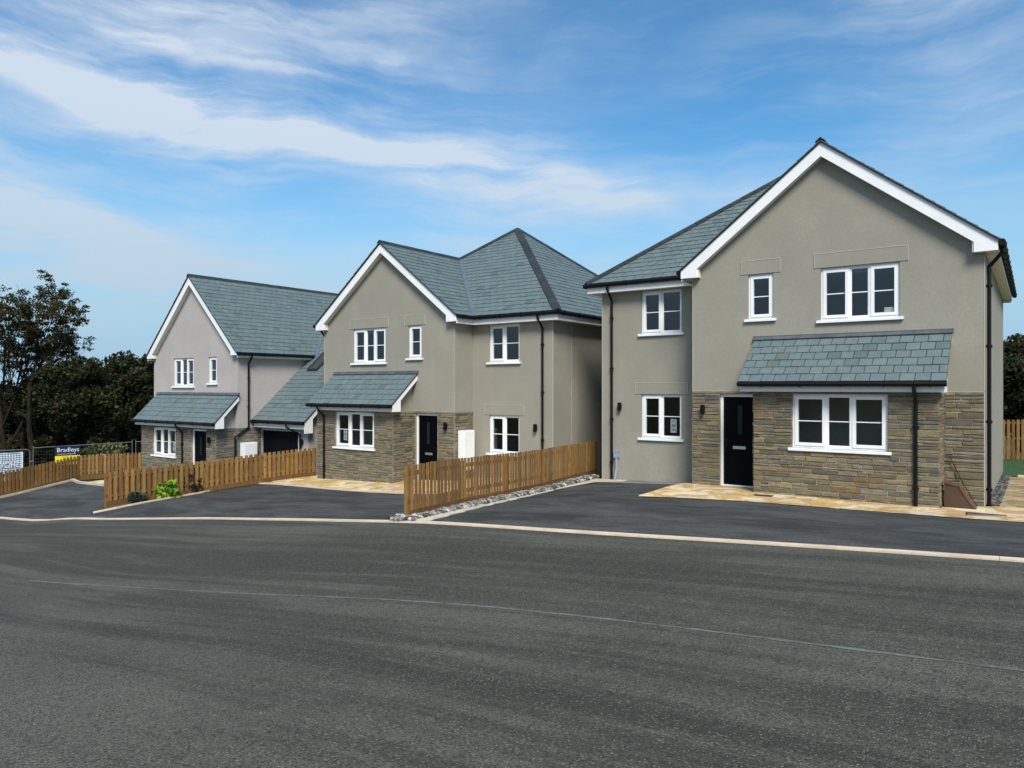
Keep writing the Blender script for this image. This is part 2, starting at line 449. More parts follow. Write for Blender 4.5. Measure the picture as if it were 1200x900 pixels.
def ridge_run(mb, a, b, n1, n2, seg=.42, wid=.13, th=.022):
    """angled ridge / hip tiles from a to b; n1,n2: directions of the two wings (unit, in each roof plane, away from the ridge)"""
    a, b = Vector(a), Vector(b); L = (b - a).length; d = (b - a) / L; n1 = Vector(n1).normalized(); n2 = Vector(n2).normalized()
    k = max(1, round(L / seg)); up = (-(n1 + n2)).normalized()
    if up.z < 0: up = -up
    for i in range(k):
        p = a + d * (L * i / k + .006); q = a + d * (L * (i + 1) / k - .006)
        lift = .045 + random.uniform(-.003, .003); c = random.uniform(.8, 1.2); t = (c, c, c)
        for n in (n1, n2):
            pr = [p + up * lift, p + up * (lift + th * 1.3), p + n * wid + up * (lift + th), p + n * wid + up * lift]
            mb.prism([tuple(x) for x in pr], tuple(q - p), 0, t)

def gutter(mb, pts, r=.062):
    for a, b in zip(pts[:-1], pts[1:]):
        mb.tube([a, b], r, 10)
        A, B = Vector(a), Vector(b); L = (B - A).length; k = int(L / .9)
        for i in range(k + 1):
            p = A + (B - A) * ((i + .35) / (k + 1)); d = (B - A).normalized()
            mb.tube([tuple(p - d * .014), tuple(p + d * .014)], r + .012, 10)
def downpipe(mx, root, pts, r=.036, clips=(), out=(0, -1, 0)):
    mb = MB(mx); mb.tube(pts, r, 10)
    for z in clips:
        # find point on the vertical run
        for a, b in zip(pts[:-1], pts[1:]):
            if min(a[2], b[2]) <= z <= max(a[2], b[2]) and abs(a[0] - b[0]) + abs(a[1] - b[1]) < 1e-3:
                mb.tube([(a[0], a[1], z - .03), (a[0], a[1], z + .03)], r + .012, 10)
                mb.box((a[0] - .06, a[1] - .015, z - .012), (a[0] + .06, a[1] + .02, z + .012))
                break
    return mb.build('downpipe', M['black'], root, smooth=False)

def window(mx, root, x0, x1, z0, z1, d, lights, bars=True, sill=True, notice=None, sticker=None, outfloor=0):
    """frame set in an opening of the front wall at depth d (outer face of the wall at d)"""
    f = MB(mx); g = MB(mx); yo = d + .055; yi = d + .125
    fw = .058
    f.box((x0, yo, z0), (x0 + fw, yi, z1)); f.box((x1 - fw, yo, z0), (x1, yi, z1)); f.box((x0 + fw, yo, z1 - fw), (x1 - fw, yi, z1)); f.box((x0 + fw, yo, z0), (x1 - fw, yi, z0 + fw))
    tot = sum(w for w, _ in lights); W = x1 - x0 - 2 * fw; x = x0 + fw; n = len(lights)
    cents = []
    for i, (w, opening) in enumerate(lights):
        a = x; b = x + W * w / tot
        if i < n - 1: f.box((b - .03, yo + .001, z0 + fw), (b + .03, yi - .001, z1 - fw))
        la = a + (.03 if i else 0); lb = b - (.03 if i < n - 1 else 0); lz0, lz1 = z0 + fw, z1 - fw
        if opening:
            s = .052; y0 = yo - .016; e = .012
            f.box((la - e, y0, lz0 - e), (la + s, yi - .01, lz1 + e)); f.box((lb - s, y0, lz0 - e), (lb + e, yi - .01, lz1 + e))
            f.box((la + s, y0, lz1 - s), (lb - s, yi - .01, lz1 + e)); f.box((la + s, y0, lz0 - e), (lb - s, yi - .01, lz0 + s))
            la += s; lb -= s; lz0 += s; lz1 -= s
        else:
            s = .014
            f.box((la, yo + .012, lz0), (la + s, yi - .02, lz1)); f.box((lb - s, yo + .012, lz0), (lb, yi - .02, lz1)); f.box((la + s, yo + .012, lz1 - s), (lb - s, yi - .02, lz1)); f.box((la + s, yo + .012, lz0), (lb - s, yi - .02, lz0 + s))
        yg = yo + .035
        g.box((la, yg, lz0), (lb, yg + .004, lz1))
        if bars:
            zm = lz0 + (lz1 - lz0) * .50
            f.box((la, yg - .012, zm - .011), (lb, yg - .003, zm + .011))
        cents.append((la, lb, lz0, lz1, yg)); x = b
    o = f.build('window', M['white'], root)
    g.build('pane', M['glass'], o)
    if sill:
        s = MB(mx); s.box((x0 - .075, d - .06, z0 - .055), (x1 + .075, d + .06, z0 - .004)); s.box((x0 - .075, d - .066, z0 - .062), (x1 + .075, d - .045, z0 - .02)); s.build('sill', M['white'], o)
    if notice is not None:
        la, lb, lz0, lz1, yg = cents[notice]
        p = MB(mx); cx = (la + lb) / 2 + (.04 if mx == 1 else -.04); w = .17; zz = lz0 + .1; h = .36
        p.box((cx - w / 2, yg + .006, zz), (cx + w / 2, yg + .009, zz + h))
        for k, (dz, ww) in enumerate(((.06, .1), (.09, .06), (.17, .12), (.2, .1), (.3, .05))):
            p.box((cx - ww / 2, yg + .0045, zz + dz), (cx + ww / 2, yg + .006, zz + dz + .014), 1)
        p.build('notice', [M['paper'], M['ink']], o)
    if sticker is not None:
        la, lb, lz0, lz1, yg = cents[sticker]
        p = MB(mx); xx = la if mx == -1 else lb
        s = 1 if mx == -1 else -1
        p.box((xx + s * .01, yg + .006, lz0 + .01), (xx + s * .2, yg + .009, lz0 + .11)); p.build('notice', M['paper'], o)
    return o

def door(mx, root, x0, x1, z0, z1, d, hinge_left=True):
    yo = d + .06; fw = .065
    lf = MB(mx); a, b, c, e = x0 + fw, x1 - fw, z0 + .05, z1 - fw
    lf.box((a, yo + .03, c), (b, yo + .075, e))
    w = b - a; gx0, gx1 = a + w * .44, a + w * .58
    for (px0, px1, pz0, pz1) in ((a + .1, b - .1, c + .12, c + .70), (a + .1, b - .1, c + .84, e - .14)):
        for q in ((px0, px1, pz0, pz0 + .02), (px0, px1, pz1 - .02, pz1), (px0, px0 + .02, pz0 + .02, pz1 - .02), (px1 - .02, px1, pz0 + .02, pz1 - .02)):
            lf.box((q[0], yo + .022, q[2]), (q[1], yo + .03, q[3]))
    o = lf.build('front_door', M['door'], root)
    fr = MB(mx); fr.box((x0, yo, z0), (x0 + fw, yo + .09, z1)); fr.box((x1 - fw, yo, z0), (x1, yo + .09, z1)); fr.box((x0 + fw, yo, z1 - fw), (x1 - fw, yo + .09, z1)); fr.box((x0 + fw, yo - .02, z0), (x1 - fw, yo + .09, z0 + .05)); fr.box((x0 - .03, d - .05, z0 - .03), (x1 + .03, yo - .021, z0 + .012))
    fr.build('door_frame', M['white'], o)
    gl = MB(mx); gl.box((gx0, yo + .019, c + 1.2), (gx1, yo + .0215, c + 1.9)); gl.build('glazing', mat('door_glass', col=(.012, .018, .022), rough=.15, spec=.3), o)
    gf = MB(mx)
    for q in ((gx0 - .025, gx1 + .025, c + 1.175, c + 1.2), (gx0 - .025, gx1 + .025, c + 1.9, c + 1.925), (gx0 - .025, gx0, c + 1.2, c + 1.9), (gx1, gx1 + .025, c + 1.2, c + 1.9)):
        gf.box((q[0], yo + .012, q[2]), (q[1], yo + .029, q[3]))
    gf.build('glazing_frame', M['door'], o)
    lb = MB(mx); cx = (a + b) / 2 + w * .03; lb.box((cx - .15, yo + .012, c + .86), (cx + .15, yo + .029, c + .93)); lb.box((cx - .13, yo + .008, c + .88), (cx + .13, yo + .0115, c + .91)); lb.build('letterbox', M['steel'], o)
    hd = MB(mx); hx = b - .07 if hinge_left else a + .07
    hd.box((hx - .018, yo + .012, c + .9), (hx + .018, yo + .029, c + 1.12)); hd.tube([(hx, yo + .02, c + 1.02), (hx, yo - .03, c + 1.02), (hx + (-.1 if hinge_left else .1), yo - .03, c + 1.02)], .009, 8); hd.build('handle', M['black'], o)
    return o

def wall_lamp(mx, root, x, d, z):
    m = MB(mx); m.box((x - .03, d - .045, z - .07), (x + .03, d - .001, z + .07)); m.box((x - .042, d - .12, z - .11), (x + .042, d - .046, z + .11))
    m.tube([(x, d - .083, z - .125), (x, d - .083, z - .111)], .03, 10)
    return m.build('wall_lamp', M['black'], root)

def lintel(mx, root, x0, x1, z0, z1, d, m):
    a = MB(mx); a.box((x0, d - .012, z0), (x1, d - .0005, z1), 0)
    w = .011
    a.box((x0 - w, d - .018, z0), (x0, d - .001, z1), 1); a.box((x1, d - .018, z0), (x1 + w, d - .001, z1), 1); a.box((x0 - w, d - .018, z1), (x1 + w, d - .001, z1 + w), 1)
    return a.build('lintel_band', [m, M['bead']], root)

def bargeboard(mb, xa, xb, xm, ze, zm, yv, depth=.30, boxw=.43, zb=5.05, thick=.028, mi=0):
    """white verge boards of a gable: xa,xb eave tips, xm ridge, ze eave z, zm ridge z"""
    for sgn, xt in ((1, xa), (-1, xb)):
        t = (zm - ze) / abs(xm - xt); xi = xt + sgn * boxw
        zi = ze + t * boxw - depth
        pts = [(xt + sgn * .03, yv, zb), (xi, yv, zb), (xi, yv, max(zi, zb + .02)), (xm, yv, zm - depth), (xm, yv, zm), (xt + sgn * .03, yv, ze + t * .03)]
        if sgn == -1: pts = pts[::-1]
        mb.prism(pts, (0, thick, 0), mi)

def gable_soffit(mb, xa, xb, xm, ze, zm, y0, y1, depth=.30, boxw=.43, zb=5.05, mi=0):
    for sgn, xt in ((1, xa), (-1, xb)):
        t = (zm - ze) / abs(xm - xt); xi = xt + sgn * boxw; zi = max(ze + t * boxw - depth, zb + .02)
        mb.prism([(xi + sgn * .01, y0, zi + .02), (xm, y0, zm - depth + .012), (xm, y1, zm - depth + .012), (xi + sgn * .01, y1, zi + .02)], (0, 0, .02), mi)
        mb.box((xt + sgn * .035, y0, zb + .006), (xi, y1, zb + .024), mi)
        mb.box((xi - .001 if sgn == 1 else xi - .03, y0, zb + .006), (xi + .03 if sgn == 1 else xi + .001, y1, zi + .01), mi)

def porch(mx, root, x0, x1, dw, de, zr, ze, bx0, bx1, dbay, cheek, rmat, zfas=2.29, cheeks=(True, True), dp_x=None, dp_bottom=0):
    """lean-to slate roof: wall line dw, eaves edge de, heights; bay side walls at bx0,bx1"""
    L = math.hypot(dw - de, zr - ze); s = ((0), (dw - de) / L, (zr - ze) / L)
    mb = MB(mx)
    slate_plane(mb, [[(x0, de, ze), (x1, de, ze), (x1, dw, zr), (x0, dw, zr)]], (1, 0, 0), s, (x0, de, ze), gauge=.245, width=.265)
    po = mb.build('porch_roof', [M['slate'], M['dark']], root)
    fl = MB(mx); fl.prism([(x0 - .03, dw - .075, zr - .03), (x1 + .03, dw - .075, zr - .03), (x1 + .03, dw - .005, zr + .05), (x0 - .03, dw - .005, zr + .05)], (0, -.01, .02)); fl.box((x0 - .03, dw - .03, zr + .02), (x1 + .03, dw - .004, zr + .075)); fl.build('lead_flashing', M['lead'], po)
    fa = MB(mx); df = de + .075
    fa.box((x0 + .05, df, zfas), (x1 - .05, df + .025, ze - .03)); fa.build('fascia', M['white'], po)
    so = MB(mx); so.box((x0 + .051, df + .026, zfas + .004), (x1 - .051, dbay + .0, zfas + .022)); so.build('soffit', M['soffit'], po)
    for (xe, sg, on) in ((x0, 1, True), (x1, -1, True)):
        bb = MB(mx); xa = xe + sg * .02; tt = (zr - ze) / (dw - de)
        pr = [(xa, df - .01, zfas), (xa, dbay + .12, zfas), (xa, dbay + .12, ze + tt * (dbay + .12 - de) - .22), (xa, dw, zr - .22), (xa, dw, zr - .03), (xa, df - .01, ze + tt * (df - .01 - de) - .03)]
        bb.prism(pr, (sg * .028, 0, 0)); bb.build('bargeboard', M['white'], po)
    for xx in (bx0, bx1):
        tt = (zr - ze) / (dw - de); ck = MB(mx)
        ck.poly([(xx, dbay, zfas - .03), (xx, dw, zfas - .03), (xx, dw, zr - .06), (xx, dbay, ze + tt * (dbay - de) - .06)])
        ck.build('cheek_wall', rmat, po)
    gu = MB(mx); gutter(gu, [(x0 - .01, de - .035, ze - .045), (x1 + .01, de - .035, ze - .045)], .058); gu.build('gutter', M['black'], po)
    if dp_x is not None:
        downpipe(mx, root, [(dp_x, de - .035, ze - .08), (dp_x, de - .035, ze - .16), (dp_x, dbay - .06, ze - .42), (dp_x, dbay - .06, dp_bottom)], .036, (1.6, .4))
    return po

def roof_type_a(mx, root):
    T = .78; z0 = 5.25; e = -.25; E2 = 9.4; c = 3.025; zc = z0 + T * (c - e); g2 = 6.3; ap = ((e + E2) / 2); hw = ap - e; za = z0 + T * hw; f = .58; B = f + 2 * hw
    C = (c, f + (c - e), zc); D = (ap, f + hw, za); L = math.hypot(1, T)
    mb = MB(mx)
    slate_plane(mb, [[(e, -.24, z0), (c, -.24, zc), C, (e, C[1], z0)], [(e, C[1], z0), C, D, (e, B, z0)]], (0, 1, 0), (1 / L, 0, T / L), (e, -.24, z0))
    slate_plane(mb, [[(g2, -.24, z0), (c, -.24, zc), C, (g2, f, z0)]], (0, 1, 0), (-1 / L, 0, T / L), (g2, -.24, z0))
    slate_plane(mb, [[(g2, f, z0), (E2, f, z0), D, C]], (1, 0, 0), (0, 1 / L, T / L), (g2, f, z0))
    slate_plane(mb, [[(E2, f, z0), (E2, B, z0), D]], (0, 1, 0), (-1 / L, 0, T / L), (E2, f, z0))
    slate_plane(mb, [[(E2, B, z0), (e, B, z0), D]], (1, 0, 0), (0, -1 / L, T / L), (e, B, z0))
    ro = mb.build('slate_roof', [M['slate'], M['dark']], root)
    r = MB(mx)
    w1 = (-1, 0, -T); w2 = (1, 0, -T)
    ridge_run(r, (c, -.26, zc), C, w1, w2)
    h = Vector((1, 1, T)).normalized()
    def wing(edge, inplane):  # component of inplane perpendicular to edge
        edge = Vector(edge).normalized(); v = Vector(inplane); v = v - edge * v.dot(edge); return v.normalized()
    ridge_run(r, C, D, wing(Vector(D) - Vector(C), (-1, 0, -T)), wing(Vector(D) - Vector(C), (0, -1, -T)))
    for cor, p1, p2 in (((E2, f, z0), (0, -1, -T), (1, 0, -T)), ((E2, B, z0), (1, 0, -T), (0, 1, -T)), ((e, B, z0), (-1, 0, -T), (0, 1, -T))):
        d = Vector(D) - Vector(cor); ridge_run(r, cor, D, wing(d, p1), wing(d, p2), wid=.15)
    r.build('ridge_tiles', M['ridge'], ro)
    va = MB(mx); d = (Vector(C) - Vector((g2, f, z0))); dn = d.normalized()
    a1 = wing(d, (1, 0, -T)) * -1; a2 = wing(d, (0, -1, -T)) * -1
    va.prism([tuple(Vector((g2, f, z0)) + dn * .05 + Vector((0, 0, .022))), tuple(Vector(C) - dn * .1 + Vector((0, 0, .022))), tuple(Vector(C) - dn * .1 + a1 * .075 + Vector((0, 0, .034))), tuple(Vector((g2, f, z0)) + dn * .05 + a1 * .075 + Vector((0, 0, .034)))], (0, 0, .006))
    va.prism([tuple(Vector((g2, f, z0)) + dn * .05 + Vector((0, 0, .024))), tuple(Vector(C) - dn * .1 + Vector((0, 0, .024))), tuple(Vector(C) - dn * .1 + a2 * .075 + Vector((0, 0, .036))), tuple(Vector((g2, f, z0)) + dn * .05 + a2 * .075 + Vector((0, 0, .036)))], (0, 0, .006))
    va.build('valley_flashing', M['valley'], ro)
    bb = MB(mx); bargeboard(bb, e, g2, c, z0 - .035, zc - .035, -.2); bb.build('bargeboard', M['white'], ro)
    so = MB(mx); gable_soffit(so, e, g2, c, z0 - .035, zc - .035, -.17, 0)
    so.box((e + .035, .001, 5.056), (0, B - .3, 5.074)); so.box((6.2, f + .06, 5.0), (E2 - .035, .879, 5.02)); so.box((9.0505, .8795, 5.0), (E2 - .06, B - .05, 5.02)); so.box((e + .06, B - .3, 5.02), (E2 - .06, B - .06, 5.04)); so.box((6.05, -.17, 5.056), (g2 - .06, f + .05, 5.074))
    so.build('soffit', M['soffit'], ro)
    fa = MB(mx); fa.box((g2 - .055, -.17, 4.99), (g2 - .03, f + .054, z0 - .02)); fa.box((6.272, f + .03, 4.99), (E2 - .03, f + .055, z0 - .02)); fa.box((E2 - .055, f + .056, 4.99), (E2 - .03, B - .03, z0 - .02)); fa.box((e + .03, -.17, 5.05), (e + .055, B - .03, z0 - .02)); fa.box((e + .056, B - .055, 5.0), (E2 - .056, B - .03, z0 - .02))
    fa.build('fascia', M['white'], ro)
    gu = MB(mx); gz = z0 - .05; gutter(gu, [(g2 + .035, -.2, gz), (g2 + .035, f - .03, gz), (E2 + .03, f - .03, gz), (E2 + .03, B, gz)]); gu.build('gutter', M['black'], ro); gu = MB(mx); gutter(gu, [(e - .035, -.22, gz), (e - .035, B, gz)]); gu.build('gutter', M['black'], ro)

def house_a(name, mx, loc, label, notice_wing=None, notice_bay=None, sticker=None, conduit=False, cabinet=False):
    root = empty(name, loc, label, 'house')
    R = M['render']
    w3 = (1.5, 3.07, 3.87, 5.03); w1 = (4.1, 4.68, 3.98, 5.03); dr = (4.42, 5.36, 0.0, 2.22); bw = (1.6, 3.45, 1.09, 2.24); wu = (6.7, 7.85, 3.82, 4.97); wl = (6.7, 7.85, 1.02, 2.19)
    F = lambda d: (lambda x, z, r: (x, d + r, z))
    wm = MB(mx)
    wall_sheet(wm, F(0), 0, 6.05, -.5, 5.06, [w3, w1, dr], .13)
    wm.poly([(0, 0, 5.06), (6.05, 0, 5.06), (6.05, 0, 5.35), (3.025, 0, 7.72), (0, 0, 5.35)])
    wall_sheet(wm, F(.88), 6.05, 9.05, -.6, 5.06, [wu, wl], .13)
    wm.poly([(6.05, 0, -.5), (6.05, .88, -.5), (6.05, .88, 5.06), (6.05, 0, 5.06)])
    wm.poly([(0, 0, -.5), (0, 9.9, -.5), (0, 9.9, 5.06), (0, 0, 5.06)]); wm.poly([(9.05, .88, -.6), (9.05, 9.9, -.6), (9.05, 9.9, 5.06), (9.05, .88, 5.06)]); wm.poly([(0, 9.9, -.6), (9.05, 9.9, -.6), (9.05, 9.9, 5.06), (0, 9.9, 5.06)])
    wm.build('rendered_walls', R, root)
    bd = MB(mx)
    for (x, d) in ((0, 0), (9.05, .88)):
        s = -1 if x == 0 else 1
        bd.box((x - s * .018, d - .006, -.3), (x + s * .005, d - .0008, 5.0)); bd.box((x + s * .0008, d - .006, -.3), (x + s * .006, d + .02, 5.0))
        bd.build('corner_bead', M['bead'], root); bd = MB(mx)
    for a, b in (((9.0508, 1.9, -.4), (9.056, 1.918, 4.98)), ((6.037, -.005, 2.3), (6.05, -.0006, 5.04)), ((6.05, -.006, 2.292), (4.3, -.0006, 2.303)), ((0, -.006, 2.292), (.7, -.0006, 2.303))):
        bd = MB(mx); bd.box(a, b); bd.build('render_bead', M['bead'], root)
    st = MB(mx); H = 2.28; cool = .12 if mx == 1 else 0
    Pf = lambda d: (lambda x, z, o: (x, d - o, z))
    stone_panel(st, Pf(0), 0.01, .69, -.3, H, cool=cool); stone_panel(st, Pf(0), 4.3, 6.04, -.3, H, [(4.42, 5.36, -.02, 2.22)], cool)
    stone_panel(st, lambda x, z, o: (6.05 + o, x, z), 0.0, .87, -.5, H, cool=cool)
    wall_sheet(st, F(-.87), .7, 4.28, -.5, H, [bw], .13, mi=1)
    stone_panel(st, Pf(-.87), .7, 4.28, -.35, H, [bw], cool)
    stone_panel(st, lambda x, z, o: (4.28 + o, x, z), -.87, -.005, -.35, H, cool=cool); stone_panel(st, lambda x, z, o: (.7 - o, x, z), -.87, -.005, -.35, H, cool=cool)
    st.build('stone_cladding', [M['stone'], M['mortar']], root)
    fl = MB(mx)
    for z in (-.12, 2.5, 4.9):
        fl.box((.02, .16, z), (5.9, 9.88, z + .1)); fl.box((5.9, 1.05, z), (9.03, 9.88, z + .1))
    fl.box((.72, -.72, -.12), (4.26, .159, -.02)); fl.box((.72, -.72, 2.3), (4.26, .159, 2.4)); fl.box((.05, 4.2, 0), (9, 4.3, 4.9)); fl.box((3.75, .2, 0), (3.85, 4.1, 4.9)); fl.box((5.89, .2, 0), (5.99, 4.1, 4.9))
    fl.build('floor_slab', M['inner'], root)
    L3 = [(1, True), (.78, False), (1, True)]; L2 = [(1, True), (1, False)]
    if mx == -1: L2 = L2[::-1]
    window(mx, root, *w3, 0, L3, sticker=sticker); window(mx, root, *w1, 0, [(1, True)]); window(mx, root, *bw, -.87, L3, notice=notice_bay)
    window(mx, root, *wu, .88, L2); window(mx, root, *wl, .88, L2, notice=notice_wing)
    lintel(mx, root, 1.35, 3.2, 5.035, 5.345, 0, R); lintel(mx, root, 3.95, 4.83, 5.035, 5.345, 0, R); lintel(mx, root, 6.53, 8.02, 2.2, 2.5, .88, R)
    door(mx, root, *dr, 0, hinge_left=True)
    porch(mx, root, .56, 4.52, 0, -1.17, 3.5, 2.5, .7, 4.28, -.87, True, R, dp_x=1.1, dp_bottom=-.3)
    wall_lamp(mx, root, 5.75, -.03, 1.85); wall_lamp(mx, root, 8.47, .88, 1.85)
    roof_type_a(mx, root)
    gz = 5.2
    downpipe(mx, root, [(8.72, .55, gz - .04), (8.72, .55, gz - .12), (8.72, .82, gz - .42), (8.72, .82, -.35)], .036, (4.3, 2.9, 1.5, .3))
    downpipe(mx, root, [(-.29, .1, gz - .04), (-.29, .1, gz - .14), (-.06, .13, gz - .42), (-.06, .13, -.2)], .04, (4.4, 3.2, 1.7, .35))
    if conduit:
        c = MB(mx); c.box((8.58 - .075, .80, .44), (8.58 + .075, .879, .62)); c.box((8.58 - .08, .79, .60), (8.58 + .08, .879, .63)); c.tube([(8.58, .84, .44), (8.58, .84, .1), (8.61, .8, -.15)], .04, 10); c.build('cable_conduit', M['grey'], root)
    if cabinet:
        c = MB(mx); c.box((6.08, .13, .5), (6.30, .66, 1.72)); o = c.build('meter_box', M['cabinet'], root)
        c = MB(mx); c.box((6.301, .16, .54), (6.312, .63, 1.68)); c.build('door_panel', M['cabinet'], o)
    return root

Z1, Z2, Z3 = 0.0, -.67, -1.46
house_a('detached_house', -1, (-.8, 17.1, Z1), 'nearest grey rendered house with its gable and stone bay on the right', notice_wing=0, sticker=0, conduit=True)
house_a('detached_house', 1, (-20.45, 16.97, Z2), 'middle grey rendered house with a pointed hipped slate roof behind its gable', notice_bay=0, cabinet=True)

def house_b(loc):
    mx = 1
    root = empty('detached_house', loc, 'farthest pinkish rendered house with a steep slate gable and low garage roof with a skylight', 'house')
    R = M['render_pink']; H = 2.28
    w3 = (1.55, 3.07, 3.87, 5.03); w1 = (4.12, 4.70, 3.99, 5.03); bw = (1.32, 3.06, 1.08, 2.2); dr = (4.2, 5.22, -.02, 2.22); P = -.75
    F = lambda d: (lambda x, z, r: (x, d + r, z))
    wm = MB(mx)
    wall_sheet(wm, F(0), 0, 6.1, -.5, 5.06, [w3, w1], .13)
    T = .965; z0 = 5.15; e = -.25; E2 = 6.35; c = 3.05; zc = z0 + T * (c - e); B = 9.5
    wm.poly([(0, 0, 5.06), (6.1, 0, 5.06), (6.1, 0, 5.2), (c, 0, zc - .1), (0, 0, 5.2)])
    wm.poly([(0, 0, -.5), (0, 9.2, -.5), (0, 9.2, 5.06), (0, 0, 5.06)]); wm.poly([(6.1, 0, -.5), (6.1, 9.2, -.5), (6.1, 9.2, 5.06), (6.1, 0, 5.06)]); wm.poly([(0, 9.2, -.5), (6.1, 9.2, -.5), (6.1, 9.2, 5.2), (c, 9.2, zc - .1), (0, 9.2, 5.2)])
    gd = (6.16, 8.5, -.1, 2.16)
    wall_sheet(wm, F(1.02), 6.1, 8.95, -.5, 2.5, [gd], .12); wm.poly([(8.95, 1.02, -.5), (8.95, 9.2, -.5), (8.95, 9.2, 2.6), (8.95, 5.2, 6.3), (8.95, 1.02, 2.6)])
    wm.build('rendered_walls', R, root)
    bd = MB(mx); bd.box((6.1008, .48, 2.3), (6.107, .498, 5.0)); bd.build('render_bead', M['bead'], root); bd = MB(mx); bd.box((6.085, -.005, 2.6), (6.106, -.0006, 5.04)); bd.build('corner_bead', M['bead'], root)
    st = MB(mx); Pf = lambda d: (lambda x, z, o: (x, d - o, z))
    wall_sheet(st, F(P), .42, 5.84, -.5, H, [bw, dr], .13, mi=1)
    stone_panel(st, Pf(P), .42, 5.84, -.3, H, [bw, dr], .45); stone_panel(st, lambda x, z, o: (5.84 + o, x, z), P, -.003, -.3, H, cool=.55); stone_panel(st, lambda x, z, o: (.42 - o, x, z), P, 0, -.3, H, cool=.5)
    stone_panel(st, Pf(0), 5.86, 6.1, -.3, H, cool=.5)
    stone_panel(st, lambda x, z, o: (6.1 + o, x, z), 0.0, 1.015, -.3, H, cool=.55)
    st.build('stone_cladding', [M['stone'], M['mortar']], root)
    fl = MB(mx)
    for z in (-.12, 2.5, 4.95): fl.box((.02, .16, z), (6.08, 9.1, z + .1))
    fl.box((.45, P + .15, -.12), (5.8, .159, -.02)); fl.box((.45, P + .15, 2.3), (5.8, .159, 2.4)); fl.box((.05, 4.2, 0), (6.05, 4.3, 4.9)); fl.box((3.55, .2, 0), (3.65, 4.1, 4.9)); fl.build('floor_slab', M['inner'], root)
    L3 = [(1, True), (.78, False), (1, True)]
    window(mx, root, *w3, 0, L3); window(mx, root, *w1, 0, [(1, True)]); window(mx, root, *bw, P, L3, notice=2)
    door(mx, root, *dr, P)
    porch(mx, root, .30, 6.2, 0, -1.05, 3.55, 2.5, .42, 5.84, P, True, R, dp_x=3.62, dp_bottom=-.3)
    wall_lamp(mx, root, 5.52, P - .03, 1.85)
    L = math.hypot(1, T)
    ro = MB(mx)
    slate_plane(ro, [[(e, -.24, z0), (c, -.24, zc), (c, B, zc), (e, B, z0)]], (0, 1, 0), (1 / L, 0, T / L), (e, -.24, z0))
    slate_plane(ro, [[(E2, -.24, z0), (c, -.24, zc), (c, B, zc), (E2, B, z0)]], (0, 1, 0), (-1 / L, 0, T / L), (E2, -.24, z0))
    ro = ro.build('slate_roof', [M['slate'], M['dark']], root)
    r = MB(mx); ridge_run(r, (c, -.26, zc), (c, B, zc), (-1, 0, -T), (1, 0, -T)); r.build('ridge_tiles', M['ridge'], ro)
    bb = MB(mx); bargeboard(bb, e, E2, c, z0 - .035, zc - .035, -.2, depth=.34); bb.build('bargeboard', M['white'], ro)
    so = MB(mx); gable_soffit(so, e, E2, c, z0 - .035, zc - .035, -.17, 0, depth=.34); so.box((6.1, 0, 5.0), (6.29, 3.6, 5.02)); so.box((e + .04, .001, 5.0), (0, B, 5.02)); so.build('soffit', M['soffit'], ro)
    fa = MB(mx); fa.box((E2 - .055, -.17, 4.96), (E2 - .03, 3.5, z0 - .02)); fa.build('fascia', M['white'], ro); fa = MB(mx); fa.box((e + .03, -.17, 4.96), (e + .055, B, z0 - .02)); fa.build('fascia', M['white'], ro)
    gu = MB(mx); gutter(gu, [(E2 + .035, -.2, z0 - .05), (E2 + .035, 3.35, z0 - .05)]); gu.build('gutter', M['black'], ro); gu = MB(mx); gutter(gu, [(e - .035, -.2, z0 - .05), (e - .035, B, z0 - .05)]); gu.build('gutter', M['black'], ro)
    # garage roof
    t = .885; y0 = .6; zg = 2.57; yr = 5.2; zr = zg + t * (yr - y0); xe = 9.25; g = math.hypot(1, t)
    xr = E2 - (zr - z0) / T; yv = y0 + (z0 - zg) / t
    rg = MB(mx)
    slate_plane(rg, [[(6.12, y0, zg), (xe, y0, zg), (xe, yv, z0), (6.12, yv, z0)], [(6.35, yv, z0), (xe, yv, z0), (xe, yr, zr), (xr, yr, zr)]], (1, 0, 0), (0, 1 / g, t / g), (6.12, y0, zg))
    slate_plane(rg, [[(xr, yr, zr), (xe, yr, zr), (xe, 9.5, zg + .2), (6.12, 9.5, zg + .2)]], (1, 0, 0), (0, -(9.5 - yr), zr - zg - .2), (6.12, 9.5, zg + .2))
    rg = rg.build('garage_roof', [M['slate'], M['dark']], root)
    r = MB(mx); ridge_run(r, (xr + .1, yr, zr), (xe, yr, zr), (0, -1, -t), (0, 1, -t)); r.build('ridge_tiles', M['ridge'], rg)
    bb = MB(mx); bb.prism([(xe - .03, y0 + .05, zg - .42), (xe - .03, y0 + .42, zg - .42), (xe - .03, y0 + .42, zg + .1), (xe - .03, yr, zr - .3), (xe - .03, yr, zr - .03), (xe - .03, y0 + .05, zg + .01)], (-.03, 0, 0)); bb.build('bargeboard', M['white'], rg)
    fa = MB(mx); fa.box((6.16, y0 + .06, zg - .27), (xe - .06, y0 + .085, zg - .03)); fa.build('fascia', M['white'], rg)
    so = MB(mx); so.box((6.13, y0 + .086, zg - .26), (xe - .06, 1.019, zg - .24)); so.build('soffit', M['soffit'], rg)
    gu = MB(mx); gutter(gu, [(6.14, y0 - .035, zg - .05), (xe, y0 - .035, zg - .05)]); gu.build('gutter', M['black'], rg)
